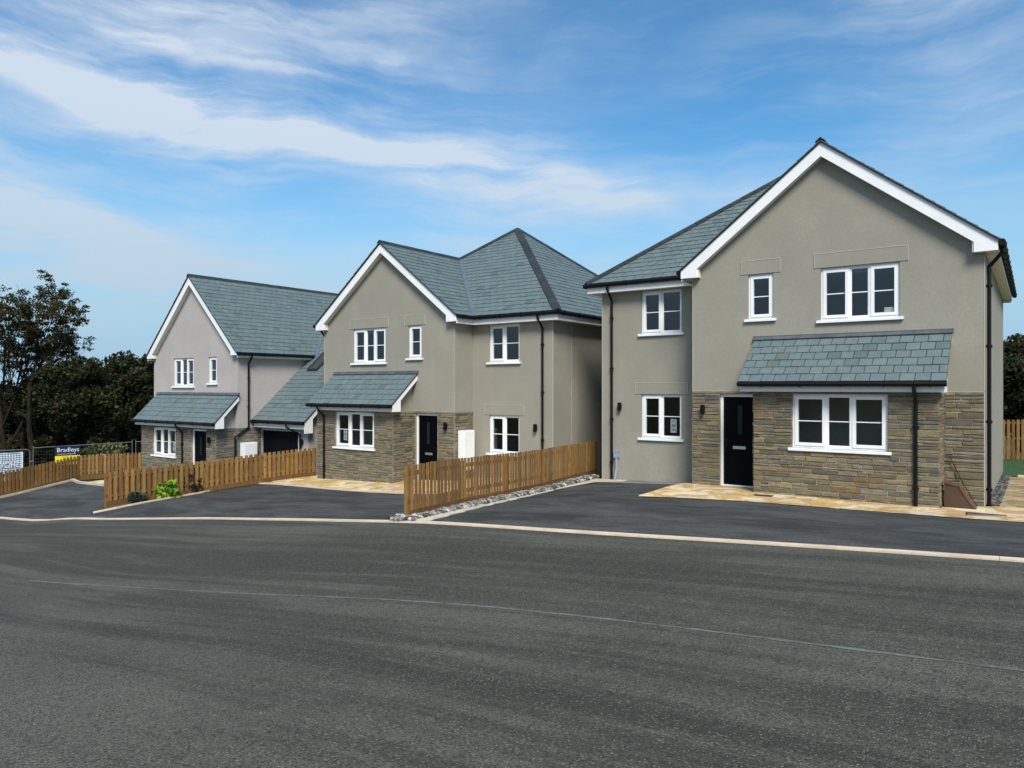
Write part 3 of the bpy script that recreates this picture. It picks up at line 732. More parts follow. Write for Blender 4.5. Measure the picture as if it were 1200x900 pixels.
    vf = MB(mx); a = Vector((6.35, yv, z0)); b = Vector((xr, yr, zr)); q = Vector((.11, 0, .035)); vf.prism([tuple(a + Vector((0, 0, .03))), tuple(b + Vector((0, 0, .03))), tuple(b + q), tuple(a + q)], (0, 0, .008)); q = Vector((-.05, -.0, .08)); vf.prism([tuple(a + Vector((0, 0, .034))), tuple(b + Vector((0, 0, .034))), tuple(b + q), tuple(a + q)], (0, 0, .008)); vf.build('valley_flashing', M['valley'], rg)
    # skylight in the garage roof
    up = Vector((0, 1 / g, t / g)); nr = Vector((0, -t / g, 1 / g)); O = Vector(SKY0)
    def q(x, s, h): return tuple(O + Vector((x, 0, 0)) + up * s + nr * h)
    sk = MB(mx); w, l = .62, 1.15
    for (a0, a1, b0, b1) in ((0, w, 0, .08), (0, w, l - .1, l), (0, .07, .08, l - .1), (w - .07, w, .08, l - .1)):
        sk.prism([q(a0, b0, .01), q(a1, b0, .01), q(a1, b1, .01), q(a0, b1, .01)], tuple(nr * .09))
    o = sk.build('skylight', M['iron'], rg)
    gl = MB(mx); gl.prism([q(.07, .08, .065), q(w - .07, .08, .065), q(w - .07, l - .1, .065), q(.07, l - .1, .065)], tuple(nr * .006)); gl.build('pane', mat('skylight_glass', col=(.05, .06, .06), rough=.06, spec=.6), o)
    # garage door
    g0 = MB(mx)
    nb = 12; wd = (8.34 - 6.16) / nb
    for i in range(nb): g0.box((6.16 + i * wd + .005, 1.075, -.1), (6.16 + (i + 1) * wd - .005, 1.11, 2.15))
    g0.box((6.16, 1.09, -.1), (8.34, 1.12, 2.155)); o = g0.build('garage_door', mat('garage_door_paint', col=(.003, .0045, .008), rough=.6, spec=.08), root)
    fr = MB(mx); fr.box((8.341, 1.05, -.1), (8.498, 1.13, 2.158)); fr.build('door_frame', M['white'], o)
    wall_lamp(mx, root, 8.66, 1.02, 1.8)
    downpipe(mx, root, [(8.25, y0 - .035, zg - .08), (8.25, y0 - .035, zg - .2), (8.55, .96, zg - .5), (8.55, .96, -.3)], .036)
    downpipe(mx, root, [(E2 + .035, .42, z0 - .08), (E2 + .035, .42, z0 - .16), (6.17, .42, z0 - .42), (6.17, .42, 2.3), (6.17, -.16, 1.95), (6.17, -.16, -.3)], .038, (4.2, 3.1))
    c = MB(mx); c.box((6.13, .08, .5), (6.38, .66, 1.72)); o = c.build('meter_box', M['cabinet'], root); c = MB(mx); c.box((6.381, .11, .54), (6.392, .63, 1.68)); c.build('door_panel', M['cabinet'], o)
    return root
SKY0 = (6.75, 2.75, 2.57 + .885 * 2.15)
house_b((-30.7, 16.28, Z3))

# ----------------------------------------------------------------------------
# ground, road, drives, paving
# ----------------------------------------------------------------------------
def sheet(name, poly, step, dz, m, label=None, kind='structure', us=None, vs=None):
    poly = ccw(poly); mb_v = []; faces = []; idx = {}
    u0 = min(p[0] for p in poly); u1 = max(p[0] for p in poly); v0 = min(p[1] for p in poly); v1 = max(p[1] for p in poly)
    us = us if us is not None else np.linspace(u0, u1, max(2, int((u1 - u0) / step) + 1)); vs = vs if vs is not None else np.linspace(v0, v1, max(2, int((v1 - v0) / step) + 1))
    def vid(p):
        k = (round(p[0], 4), round(p[1], 4))
        if k not in idx: idx[k] = len(mb_v); mb_v.append(k)
        return idx[k]
    for i in range(len(us) - 1):
        # strip clip first for speed
        strip = clip_poly(poly, [(us[i], v0 - 1), (us[i + 1], v0 - 1), (us[i + 1], v1 + 1), (us[i], v1 + 1)])
        if len(strip) < 3: continue
        for j in range(len(vs) - 1):
            c = clip_poly(strip, [(us[i], vs[j]), (us[i + 1], vs[j]), (us[i + 1], vs[j + 1]), (us[i], vs[j + 1])])
            if len(c) < 3 or abs(area2(c)) < 1e-6: continue
            ids = []
            for p in c:
                k = vid(p)
                if k not in ids: ids.append(k)
            if len(ids) > 2: faces.append(ids)
    A = np.array(mb_v); z = ground_arr(A[:, 0], A[:, 1]) + dz
    me = bpy.data.meshes.new(name); me.from_pydata([(a, b, c) for (a, b), c in zip(mb_v, z)], [], faces); me.materials.append(m)
    at = me.attributes.new('along', 'FLOAT_VECTOR', 'POINT'); kv = np.interp(A[:, 0], _ku, _kv)
    at.data.foreach_set('vector', np.stack([A[:, 0], A[:, 1] - kv, np.zeros(len(A))], 1).astype(np.float32).ravel())
    me.polygons.foreach_set('use_smooth', [True] * len(faces)); me.update()
    o = bpy.data.objects.new(name, me); COL.objects.link(o)
    return struct(o, label, kind)

def nonuni(lo, hi, core0, core1, st, g=1.35):
    a = list(np.arange(core0, core1 + 1e-6, st)); s = st
    while a[-1] < hi: s *= g; a.append(min(a[-1] + s, hi))
    s = st
    while a[0] > lo: s *= g; a.insert(0, max(a[0] - s, lo))
    return np.array(a)
BIG = 1500
sheet('ground', [(-BIG, -BIG), (BIG, -BIG), (BIG, BIG), (-BIG, BIG)], 1, -.09, M['ground'], 'rough grassy ground around the houses', us=nonuni(-BIG, BIG, -60, 30, 1.5), vs=nonuni(-BIG, BIG, -20, 45, 1.5))
ks = [(u, kerb_v(u)) for u in np.linspace(45, -60, 106)]
sheet('road', ks + [(-60, -22), (45, -22)], .7, 0, M['road'], 'wide dark tarmac road curving downhill past the houses')

kr = lambda a, b, n=24: [(u, kerb_v(u) + .05) for u in np.linspace(a, b, n)]
FC0, FC1 = (-9.57, 9.97), (-10.75, 19.3)
sheet('driveway', kr(40, -9.25) + [(-9.5, 11.9), (-9.95, 15.2), (-9.95, 17.98), (-7.25, 17.98), (-7.25, 17.2), (0, 17.2), (40, 18)], .6, .004, M['drive'], 'dark tarmac driveway in front of the nearest house')
sheet('driveway', kr(-9.25, -21.72) + [(-21.5, 10.9), (-21.5, 13.4), (-21.9, 15.0), (-20.3, 16.3), (-14.3, 16.3), (-14.2, 17.9), (-10.8, 18.2), (-9.6, 10.2)], .6, .004, M['drive'], 'dark tarmac driveway in front of the middle house')
sheet('driveway', kr(-21.72, -34) + [(-32.5, 10.9), (-33.1, 14.1), (-31.8, 14.0), (-29, 14.4), (-24, 15.6), (-24.5, 17.2), (-21.0, 17.2), (-22.0, 15), (-21.7, 13.1), (-21.72, 10.4)], .6, .004, M['drive'], 'dark tarmac driveway in front of the farthest house')

# kerb: row of pale blocks with a small upstand
kb = MB()
u = 44.0
while u > -58:
    u2 = u - .905
    pts = []
    tz = .022
    for (uu, vv) in ((u, 0), (u2 + .006, 0), (u2 + .006, .17), (u, .17)):
        pts.append((uu, kerb_v(uu) + vv - .05, ground(uu, kerb_v(uu)) + tz - .12))
    k = random.uniform(.9, 1.08)
    kb.prism(pts, (0, 0, .12))
    u = u2 - .0
struct(kb.build('kerb', M['kerb']), 'pale concrete kerb line between road and driveways')

# faint pale joint along the road
jl = []
us = np.linspace(14, -13, 200)
def jv(u): return kerb_v(u) - 4.12 - .0055 * max(0, -u - 2) ** 2 + .02 * math.sin(u * .9)
def f_line(n, b):
    p = n.pos(); a = n.noise(p, 1.3, 5, .7); f = n.noise(p, 14, 4, .8)
    c = n.mix(n.ramp(n.math('MULTIPLY', a, f), .12, .36), (.080, .086, .074), (.165, .19, .172)); setin(n, b, c, None, n.bump(f, .7, .01))
M['line'] = mat('pale_road_seam', f_line, rough=.9, spec=.2)
wv = [random.uniform(.012, .036) for _ in us]
sheet('road_seam', [(a, jv(a) + w) for a, w in zip(us, wv)] + [(a, jv(a) - w * .8) for a, w in zip(us[::-1], wv[::-1])], .5, .004, M['line'], 'faint pale seam line along the road')

def paving(name, poly, dz, label, ang=0, ox=0, oy=0, sizes=(.6, .9, .6, .45), rowh=(.6, .45, .6), dark=1.):
    poly = ccw(poly); ragged = []
    for p, q in zip(poly, poly[1:] + poly[:1]):
        L = math.hypot(q[0] - p[0], q[1] - p[1]); k = max(1, int(L / .12)); nx_, ny_ = (q[1] - p[1]) / L, -(q[0] - p[0]) / L
        for i in range(k):
            o_ = random.uniform(0, .06) * (random.random() < .7) if 1.0 < L else 0
            ragged.append((p[0] + (q[0] - p[0]) * i / k + nx_ * o_, p[1] + (q[1] - p[1]) * i / k + ny_ * o_))
    sheet(name + '_bed', ragged, .7, dz - .012, M['joint'], 'sandy bedding under the flagstones')
    ca, sa = math.cos(ang), math.sin(ang); mb = MB()
    inv = lambda x, y: (ox + ca * x - sa * y, oy + sa * x + ca * y)
    X = [((p[0] - ox) * ca + (p[1] - oy) * sa, -(p[0] - ox) * sa + (p[1] - oy) * ca) for p in poly]
    x0 = min(p[0] for p in X); x1 = max(p[0] for p in X); y0 = min(p[1] for p in X); y1 = max(p[1] for p in X)
    y = y0; r = 0
    while y < y1:
        h = rowh[r % len(rowh)]; x = x0 - random.uniform(0, .6)
        while x < x1:
            w = random.choice(sizes); g = .006
            cell = ccw([inv(x + g, y + g), inv(x + w - g, y + g), inv(x + w - g, y + h - g), inv(x + g, y + h - g)])
            c = clip_poly(poly, cell)
            if len(c) > 2 and abs(area2(c)) > .004:
                k = random.uniform(.86, 1.12) * dark; t = (k, k * random.uniform(.95, 1.03), k * random.uniform(.85, 1.05))
                mb.prism([(a, b, ground(a, b) + dz - .02) for a, b in c], (0, 0, .02), 0, t)
            x += w
        y += h; r += 1
    return struct(mb.build(name, M['flag']), label)
paving('patio', [(-7.0, 14.42), (-4.7, 14.86), (-2.8, 14.92), (-.15, 15.18), (2.6, 15.4), (2.6, 17.3), (-.57, 17.3), (-.8, 17.1), (-6.9, 17.1), (-7.2, 17.9)], .03, 'sandstone flag paving in front of the nearest house')
paving('side_path', [(-.57, 17.31), (2.6, 17.31), (2.6, 25.2), (-.57, 25.2)], .03, 'flag path along the side of the nearest house, tinted darker for shade', dark=.55)  # same sandstone flags; shade beside the house is painted in by the darker tint
paving('patio', [(-21.95, 14.95), (-16.8, 14.55), (-13.7, 14.25), (-11.1, 14.3), (-10.8, 17.8), (-14.4, 17.85), (-14.4, 17.0), (-20.7, 17.0)], .03, 'sandstone flag paving in front of the middle house')
paving('patio', [(-31.7, 13.8), (-29.7, 14.0), (-24.8, 14.6), (-24.9, 15.6), (-31.3, 15.6)], .03, 'pale paving in front of the farthest house')
sheet('concrete_apron', [(-9.9, 17.2), (-7.3, 16.9), (-7.2, 17.98), (-9.9, 17.98)], .5, .012, M['grey_conc'], 'grey concrete strip below the nearest house wing')
sheet('sand_strip', [(-10.05, 15.0), (-9.7, 15.3), (-9.6, 17.1), (-8.9, 17.4), (-9.0, 17.9), (-10.3, 18.0)], .5, .016, M['joint'], 'sandy strip at the corner of the nearest house')

def edging(name, path, w, h, label, m='kerb', seg=.9, jit=0):
    mb = MB(); P = [Vector((a, b, 0)) for a, b in path]
    pts = []
    for a, b in zip(P[:-1], P[1:]):
        k = max(1, round((b - a).length / seg))
        for i in range(k): pts.append(a + (b - a) * (i / k))
    pts.append(P[-1])
    L = []
    for i, p in enumerate(pts):
        d = (pts[min(i + 1, len(pts) - 1)] - pts[max(i - 1, 0)]).normalized(); n = Vector((-d.y, d.x, 0)); ww = w * (1 + random.uniform(-jit, jit))
        L.append((p + n * ww / 2, p - n * ww / 2))
    for i in range(len(L) - 1):
        q = [L[i][0], L[i + 1][0], L[i + 1][1], L[i][1]]
        mb.prism([(a.x, a.y, ground(a.x, a.y) + h - .15) for a in q], (0, 0, .15))
    return struct(mb.build(name, M[m]), label)
edging('edging', [(-21.7, 9.75), (-21.5, 10.3), (-21.47, 10.9), (-21.5, 12.2), (-21.6, 13.4), (-21.95, 14.95)], .07, .05, 'pale concrete edging along the planting bed')
edging('edging', [(-22.0, 14.88), (-16.8, 14.48), (-13.7, 14.18), (-10.3, 14.2)], .07, .036, 'pale edging along the middle house paving')
edging('edging', [(-32.25, 9.8), (-32.2, 11.0), (-33.0, 14.1)], .1, .08, 'grey concrete edging below the far left fence', 'concrete')
edging('edging', [(-33.05, 14.0), (-31.8, 13.75), (-29.6, 13.95)], .1, .09, 'pale concrete edging in front of the farthest house', 'concrete')
edging('edging', [(2.0, 25.3), (-.4, 25.3)], .14, .08, 'pale kerb between the side path and the lawn')
sheet('planting_bed', [(-21.7, 9.9), (-21.5, 10.9), (-21.5, 12.2), (-21.6, 13.4), (-21.95, 14.95), (-21.2, 15.5), (-20.9, 15.9), (-22.1, 10.4)], .5, .02, M['soil'], 'strip of soil along the fence')
sheet('lawn', [(-6, 25.4), (14, 25.4), (14, 31.8), (-6, 31.8)], .8, .03, M['lawn'], 'green lawn behind the side path')
# haunching beside the rubble
hb = MB(); hp = [(-8.98, 9.78), (-9.04, 10.4), (-9.15, 11.2), (-9.28, 12.1), (-9.42, 13.2), (-9.6, 14.6), (-9.75, 15.6), (-9.87, 16.6)]; hw = [.40, .36, .25, .17, .13, .10, .09, .09]
for i in range(len(hp) - 1):
    for s in range(4):
        f0, f1 = s / 4, (s + 1) / 4; q = []
        for f, sd in ((f0, 0), (f1, 0), (f1, 1), (f0, 1)):
            a = [hp[i][k] + (hp[i + 1][k] - hp[i][k]) * f for k in (0, 1)]; w = hw[i] + (hw[i + 1] - hw[i]) * f
            w *= 1 + .25 * math.sin(a[1] * 7.3) * math.sin(a[1] * 17.1)
            q.append((a[0] - sd * w + (.03 * math.sin(a[1] * 11) if not sd else 0), a[1], ground(a[0], a[1]) + .016 + sd * .025))
        hb.prism([(x, y, z - .1) for x, y, z in q], (0, 0, .1))
struct(hb.build('concrete_haunching', M['concrete']), 'rough pale concrete strip beside the rubble')

# rubble stones between fence and haunching (nobody could count them)
def pebbles(name, spots, label, szr, lift=0., dk=1.):
    mb = MB()
    for (x, y) in spots:
        r = random.uniform(*szr); zz = ground(x, y) + lift + r * .15; k = random.choice((.25, .4, .7, 1.0, 1.4, 2.2)) * random.uniform(.8, 1.2) * dk
        t = (k, k * random.uniform(.97, 1.0), k * random.uniform(.94, 1.05)); a = random.uniform(0, 6.28); n = 6
        ring = lambda rr, h, ph: [(x + rr * math.cos(a + ph + 2 * math.pi * i / n) * random.uniform(.75, 1.2), y + .75 * rr * math.sin(a + ph + 2 * math.pi * i / n) * random.uniform(.75, 1.2), zz + h) for i in range(n)]
        R = [ring(r * .8, -r * .4, 0), ring(r, r * .1, .2), ring(r * .55, r * .5, .4)]; b = len(mb.v)
        for q in R: mb.v += q
        for l in (0, 1):
            for i in range(n):
                j = (i + 1) % n; mb.f.append((b + l * n + i, b + l * n + j, b + (l + 1) * n + j, b + (l + 1) * n + i)); mb.m.append(0); mb.t.append(t)
        mb.f.append(tuple(b + 2 * n + i for i in range(n))); mb.m.append(0); mb.t.append(t)
    return tag(mb.build(name, M['pebble']), label, 'gravel', None, 'stuff')
sp = []
for _ in range(2600):
    f = random.random(); y = 9.75 + f * 8.6; xf = -9.55 - (y - 9.97) * .1265 + .07; xr = np.interp(y, [9.7, 10.4, 12.1, 14.6, 16.6, 18.4], [-9.24, -9.26, -9.40, -9.68, -9.94, -10.1]); sp.append((random.uniform(xf, max(xr, xf + .1)), y))
for _ in range(70): sp.append((-9.6 + random.gauss(0, .16), 9.86 + random.gauss(0, .1)))
pebbles('rubble', sp, 'grey rubble stones along the foot of the right hand fence', (.03, .085), .045)
pebbles('rubble', [(-9.62 + random.gauss(0, .18), 9.9 + random.gauss(0, .08)) for _ in range(12)], 'larger loose stones heaped round the fence end post', (.06, .11), .02, .5)
pebbles('gravel', [(random.uniform(-.78, -.58), random.uniform(17.35, 25.5)) for _ in range(1300)], 'dark gravel strip along the side wall of the nearest house', (.02, .045), .02, .45)

def drain(name, c, l, w, ang, label, slots=True):
    o = empty(name, (c[0], c[1], ground(*c) + .03), label, 'drain cover'); o.rotation_euler = (0, 0, ang)
    m = MB(); e = .02
    m.box((-l / 2, -w / 2, -.02), (l / 2, -w / 2 + e, .008)); m.box((-l / 2, w / 2 - e, -.02), (l / 2, w / 2, .008)); m.box((-l / 2, -w / 2 + e, -.02), (-l / 2 + e, w / 2 - e, .008)); m.box((l / 2 - e, -w / 2 + e, -.02), (l / 2, w / 2 - e, .008)); m.build('frame', M['iron'], o)
    m = MB(); k = int(l / .03)
    for i in range(k):
        x = -l / 2 + e + (l - 2 * e) * (i + .2) / k; m.box((x, -w / 2 + e, -.02), (x + (l - 2 * e) / k * .6, w / 2 - e, .006))
    m.build('grate', mat('grate_grey', col=(.04, .045, .05), rough=.6), o)
drain('drain_cover', (-.72, 15.66), .62, .34, math.radians(4), 'long grey slotted drain grate in paving by the nearest house corner')
drain('drain_cover', (-4.72, 15.75), .38, .24, math.radians(4), 'small dark drain cover in paving by the nearest front door')
drain('drain_cover', (-21.0, 15.1), .62, .2, math.radians(-6), 'dark drain grate in paving at the middle house corner')

# small sloped brown box and cable at the bay's corner
bxo = empty('cable_box', (-1.44, 16.45, .05), 'small brown sloped box on the paving against the stone wall', 'box')
m = MB(); m.prism([(.0, 0, -.06), (.52, 0, -.06), (.24, 0, .40), (.0, 0, .46)], (0, .26, 0)); m.build('side_panel', M['brown'], bxo)
m = MB(); m.prism([(-.01, -.015, .461), (.25, -.015, .401), (.25, .275, .401), (-.01, .275, .461)], (0, 0, .03), 0, (1.5, 1.4, 1.35)); m.prism([(.25, -.015, .43), (.25, .275, .43), (.56, .275, -.06), (.56, -.015, -.06)], (-.025, 0, -.015), 0, (1.5, 1.4, 1.35)); m.build('lid', M['brown'], bxo)
cb = MB(); pth = [(-1.40 + .5 * f, 17.03 - .03 * f, 1.0 - 1.0 * f - .06 * math.sin(f * 3.1)) for f in np.linspace(0, 1, 9)]; cb.tube(pth, .009, 6)
tag(cb.build('cable', M['black']), 'thin black cable hanging down the stone wall beside the brown box', 'cable')

# ----------------------------------------------------------------------------
# fences
# ----------------------------------------------------------------------------
def picket_fence(name, path, h, pitch, pw, label, board=.16, face=1, post_h=None, rails=2, mat_='wood', bayl=1.83, gb=True, back=False):
    """path: (u,v) points; face=+1 pickets on the left-hand normal side"""
    o = empty(name, (*path[0], ground(*path[0])), label, 'fence', 'timber picket fences')
    O = Vector(o.location)
    for a, b in zip(path[:-1], path[1:]):
        A, B = Vector((*a, 0)), Vector((*b, 0)); L = (B - A).length; d = (B - A) / L; n = Vector((-d.y, d.x, 0)) * face
        gz = lambda s: ground(*(A + d * s).xy) - O.z
        pt = lambda s, off: (A + d * s + n * off) - Vector((O.x, O.y, 0))
        nb = max(1, round(L / bayl)); bl = L / nb
        for i in range(nb + 1):
            s = i * bl; p = pt(s, -.055); m = MB(); z = gz(s); w = .045; k = random.uniform(.8, 1.05)
            hh = h - .06 if 0 < i < nb else h - .02
            m.prism([tuple(p + d * (e * w) + n * (f * w) + Vector((0, 0, z - .3))) for e, f in ((-1, -1), (1, -1), (1, 1), (-1, 1))], (0, 0, hh + .3), 0, (k, k, k)); m.build('post', M[mat_], o)
        for i in range(nb):
            s0, s1 = i * bl, (i + 1) * bl; m = MB()
            for rz in ([.32, h - .16] if rails == 2 else [.25, h * .55, h - .12]):
                k = random.uniform(.75, .95)
                q = [pt(s0, -.01), pt(s1, -.01), pt(s1, -.045), pt(s0, -.045)]; zz = [gz(s0), gz(s1), gz(s1), gz(s0)]
                m.prism([tuple(x + Vector((0, 0, z + rz - .04))) for x, z in zip(q, zz)], (0, 0, .08), 0, (k, k, k))
            m.build('rail', M[mat_], o)
            if gb:
                m = MB(); k = random.uniform(.55, .72); q = [pt(s0 + .003, .0), pt(s1 - .003, .0), pt(s1 - .003, .026), pt(s0 + .003, .026)]; zz = [gz(s0), gz(s1), gz(s1), gz(s0)]
                m.prism([tuple(x + Vector((0, 0, z - .04))) for x, z in zip(q, zz)], (0, 0, board + .04), 0, (k, k * .95, k * .9)); m.build('gravel_board', M[mat_], o)
            m = MB(); cnt = max(1, round(bl / pitch)); pp = bl / cnt
            for k in range(cnt):
                s = s0 + (k + .5) * pp + random.uniform(-.006, .006); z = gz(s); ln = random.uniform(-.004, .004); t = random.uniform(.68, 1.3); tt = (t, t * random.uniform(.93, 1.03), t * random.uniform(.85, 1.05))
                q = [pt(s - pw / 2, .002), pt(s + pw / 2, .002), pt(s + pw / 2, .021), pt(s - pw / 2, .021)]; hh = h + random.uniform(-.008, .008)
                zb = board + .004 if gb else .06
                lo = [tuple(x + Vector((0, 0, z + zb))) for x in q]
                m.prism(lo, (d.x * ln, d.y * ln, hh - zb), 0, tt)
            if back:
                for k in range(cnt + 1):
                    s = s0 + k * pp
                    if s < s0 + .05 or s > s1 - .05: continue
                    z = gz(s); t = random.uniform(.7, 1.0); q = [pt(s - pw / 2, -.047), pt(s + pw / 2, -.047), pt(s + pw / 2, -.066), pt(s - pw / 2, -.066)]
                    m.prism([tuple(x + Vector((0, 0, z + .1))) for x in q], (0, 0, h - .1 - .09), 0, (t, t, t))
            m.build('picket_panel', M[mat_], o)
    return o
picket_fence('picket_fence', [FC0, FC1], 1.02, .125, .080, 'timber picket fence with rubble along its foot, between the two nearer houses', face=-1)
picket_fence('picket_fence', [(-22.2, 10.35), (-21.62, 13.1), (-20.66, 16.75)], 1.02, .152, .1, 'timber picket fence with shrubs at its foot, beside the middle house', face=-1, back=True)
picket_fence('picket_fence', [(-31.2, 6.6), (-32.3, 11.1), (-33.2, 14.35), (-31.6, 17.2)], 1.0, .152, .1, 'timber picket fence on the far left in front of the sale board', face=-1, back=True)
picket_fence('picket_fence', [(-3.0, 31.9), (9, 31.9)], 1.5, .145, .09, 'tall pale picket fence behind the lawn at the right edge', face=-1, rails=3, gb=False)

# ----------------------------------------------------------------------------
# site security fencing, banner and sale board
# ----------------------------------------------------------------------------
HA = Vector((-35.33, 13.4, 0)); HB = Vector((-34.35, 17.15, 0)); HD = (HB - HA).normalized(); HN = Vector((HD.y, -HD.x, 0))
ZT = -.27
def site_panel(A, D, L, label, round_=True, zt=ZT, slope=.0):
    gz = ground(A.x, A.y); o = empty('site_fence_panel', (A.x, A.y, gz), label, 'fence panel', 'steel site fence panels'); H = zt - gz
    P = lambda s, z: tuple(D * s + Vector((0, 0, z + s * slope)))
    m = MB(); r = .02; c = .12
    if round_: m.tube([P(0, 0), P(0, H - c), P(.04, H - .04), P(c, H), P(L - c, H), P(L - .04, H - .04), P(L, H - c), P(L, 0)], r, 8)
    else:
        m.tube([P(0, 0), P(0, H + .1)], r, 8); m.tube([P(L, 0), P(L, H + .1)], r, 8); m.tube([P(0, H), P(L, H)], r * .9, 8)
    m.tube([P(0, .2), P(L, .2)], r * .8, 6); m.build('frame', M['galv'], o)
    m = MB(); k = int(L / .1)
    for i in range(1, k): m.tube([P(L * i / k, .2), P(L * i / k, H)], 0.0014, 4, cap=False)
    for i in range(1, 9): m.tube([P(0, .2 + (H - .2) * i / 9), P(L, .2 + (H - .2) * i / 9)], 0.0014, 4, cap=False)
    m.build('wire_mesh', M['galv'], o)
    m = MB()
    for s in (0, L): m.prism([P(s - .12, -.02), P(s + .12, -.02), P(s + .12, .13), P(s - .12, .13)], tuple(HN * .6)); 
    m.build('foot_block', M['grey_conc'], o)
    return o
site_panel(HA - HD * 3.62, HD, 3.5, 'steel site fence panel with rounded corner carrying the pale banner', True, ZT - .05)
site_panel(HA, HD, 3.9, 'steel site fence panel carrying the navy sale board', False, ZT, .018)
site_panel(HA + HD * 4.05, HD, 3.5, 'steel site fence panel partly hidden behind the farthest house', False, ZT + .07, .018)
m = MB(); m.box((-.02, -.03, -.03), (.14, .03, .03)); cl = m.build('fence_clamp', M['galv'], None, tuple(HA - HD * .13 + Vector((0, 0, -.85)))); cl.rotation_euler = (0, 0, math.atan2(HD.y, HD.x)); tag(cl, 'small steel clamp joining the banner fence panel to the next', 'clamp')

def text_mesh(txt, size):
    cu = bpy.data.curves.new('lettering', 'FONT'); cu.body = txt; cu.size = size; cu.extrude = .002; cu.resolution_u = 3; cu.align_x = 'LEFT'
    ob = bpy.data.objects.new('lettering', cu); COL.objects.link(ob); bpy.context.view_layer.update()
    dg = bpy.context.evaluated_depsgraph_get(); me = bpy.data.meshes.new_from_object(ob.evaluated_get(dg)); bpy.data.objects.remove(ob)
    v = np.zeros(len(me.vertices) * 3); me.vertices.foreach_get('co', v); return me, v.reshape(-1, 3)
def lettering(txt, size, origin, X, Y, Nn, m, parent, width=None, bold=0):
    me, v = text_mesh(txt, size)
    if width: v[:, 0] *= width / (v[:, 0].max() - v[:, 0].min())
    w = origin[None, :] + v[:, :1] * X[None, :] + v[:, 1:2] * Y[None, :] + v[:, 2:3] * Nn[None, :]
    me.vertices.foreach_set('co', w.ravel()); me.materials.clear(); me.materials.append(m); me.update()
    o = bpy.data.objects.new('lettering', me); COL.objects.link(o); o.parent = parent; return o
npv = lambda v: np.array(tuple(v), float)
# banner seen from behind: the words run away to the left
bo = empty('banner', tuple(HA - HD * .37 - HN * .075 + Vector((0, 0, ZT - 1.35))), 'pale blue banner on the site fence, its show home lettering seen from behind', 'banner')
nx, nz = 26, 14; bv = []
for i in range(nx + 1):
    for j in range(nz + 1):
        s, t = i / nx, j / nz; w = .035 * math.sin(9 * (s * .8 + t * .9)) * (1 - .6 * t) + .02 * math.sin(23 * s - 11 * t)
        p = -HD * (2.6 * s) + HN * w + Vector((0, 0, 1.2 * t - .03 * math.sin(math.pi * s * 3) * (1 - t) - .03 * (s if s < .5 else 1 - s))); bv.append(tuple(p))
m = MB(); g = lambda i, j: bv[i * (nz + 1) + j]
for i in range(nx):
    for j in range(nz): m.poly([g(i, j), g(i + 1, j), g(i + 1, j + 1), g(i, j + 1)])
clo = m.build('cloth', M['banner'], bo, smooth=True)
sm = clo.modifiers.new('thickness', 'SOLIDIFY'); sm.thickness = .003
m = MB(); m.prism([tuple(HN * .012), tuple(-HD * .05 + HN * .012), tuple(-HD * .05 + HN * .012 + Vector((0, 0, 1.2))), tuple(HN * .012 + Vector((0, 0, 1.2)))], tuple(HN * .05)); m.build('hem', M['letter'], bo)
lettering('SHOW HOME', .37, npv(-HD * .14 + HN * .06 + Vector((0, 0, .56))), npv(-HD), np.array([0, 0, 1.]), npv(HN), M['letter'], bo, 1.6)
# sale board
sb = empty('sale_board', tuple(HA + HD * .80 + HN * .05 + Vector((0, 0, ZT - 1.0))), 'navy and yellow estate agent sale board with white lettering on the site fence', 'sign')
W = .96
Q = lambda s, z, o=0: tuple(HD * s + Vector((0, 0, z)) + HN * o)
m = MB(); m.prism([Q(0, .60), Q(W, .60), Q(W, 1.03), Q(0, 1.03)], tuple(HN * .02)); m.build('navy_panel', M['navy'], sb)
m = MB(); m.prism([Q(0, .2), Q(W, .2), Q(W, .598), Q(0, .598)], tuple(HN * .02)); m.build('yellow_panel', M['yellow'], sb)
lettering('Bradleys', .27, npv(Q(.06, .77, .026)), npv(HD), np.array([0, 0, 1.]), npv(HN), M['letter'], sb, .84)
lettering('ESTATE AGENTS', .06, npv(Q(.08, .65, .026)), npv(HD), np.array([0, 0, 1.]), npv(HN), M['letter'], sb, .7)
lettering('SOLD', .2, npv(Q(.30, .42, .026)), npv(HD), np.array([0, 0, 1.]), npv(HN), M['ink'], sb, .36)

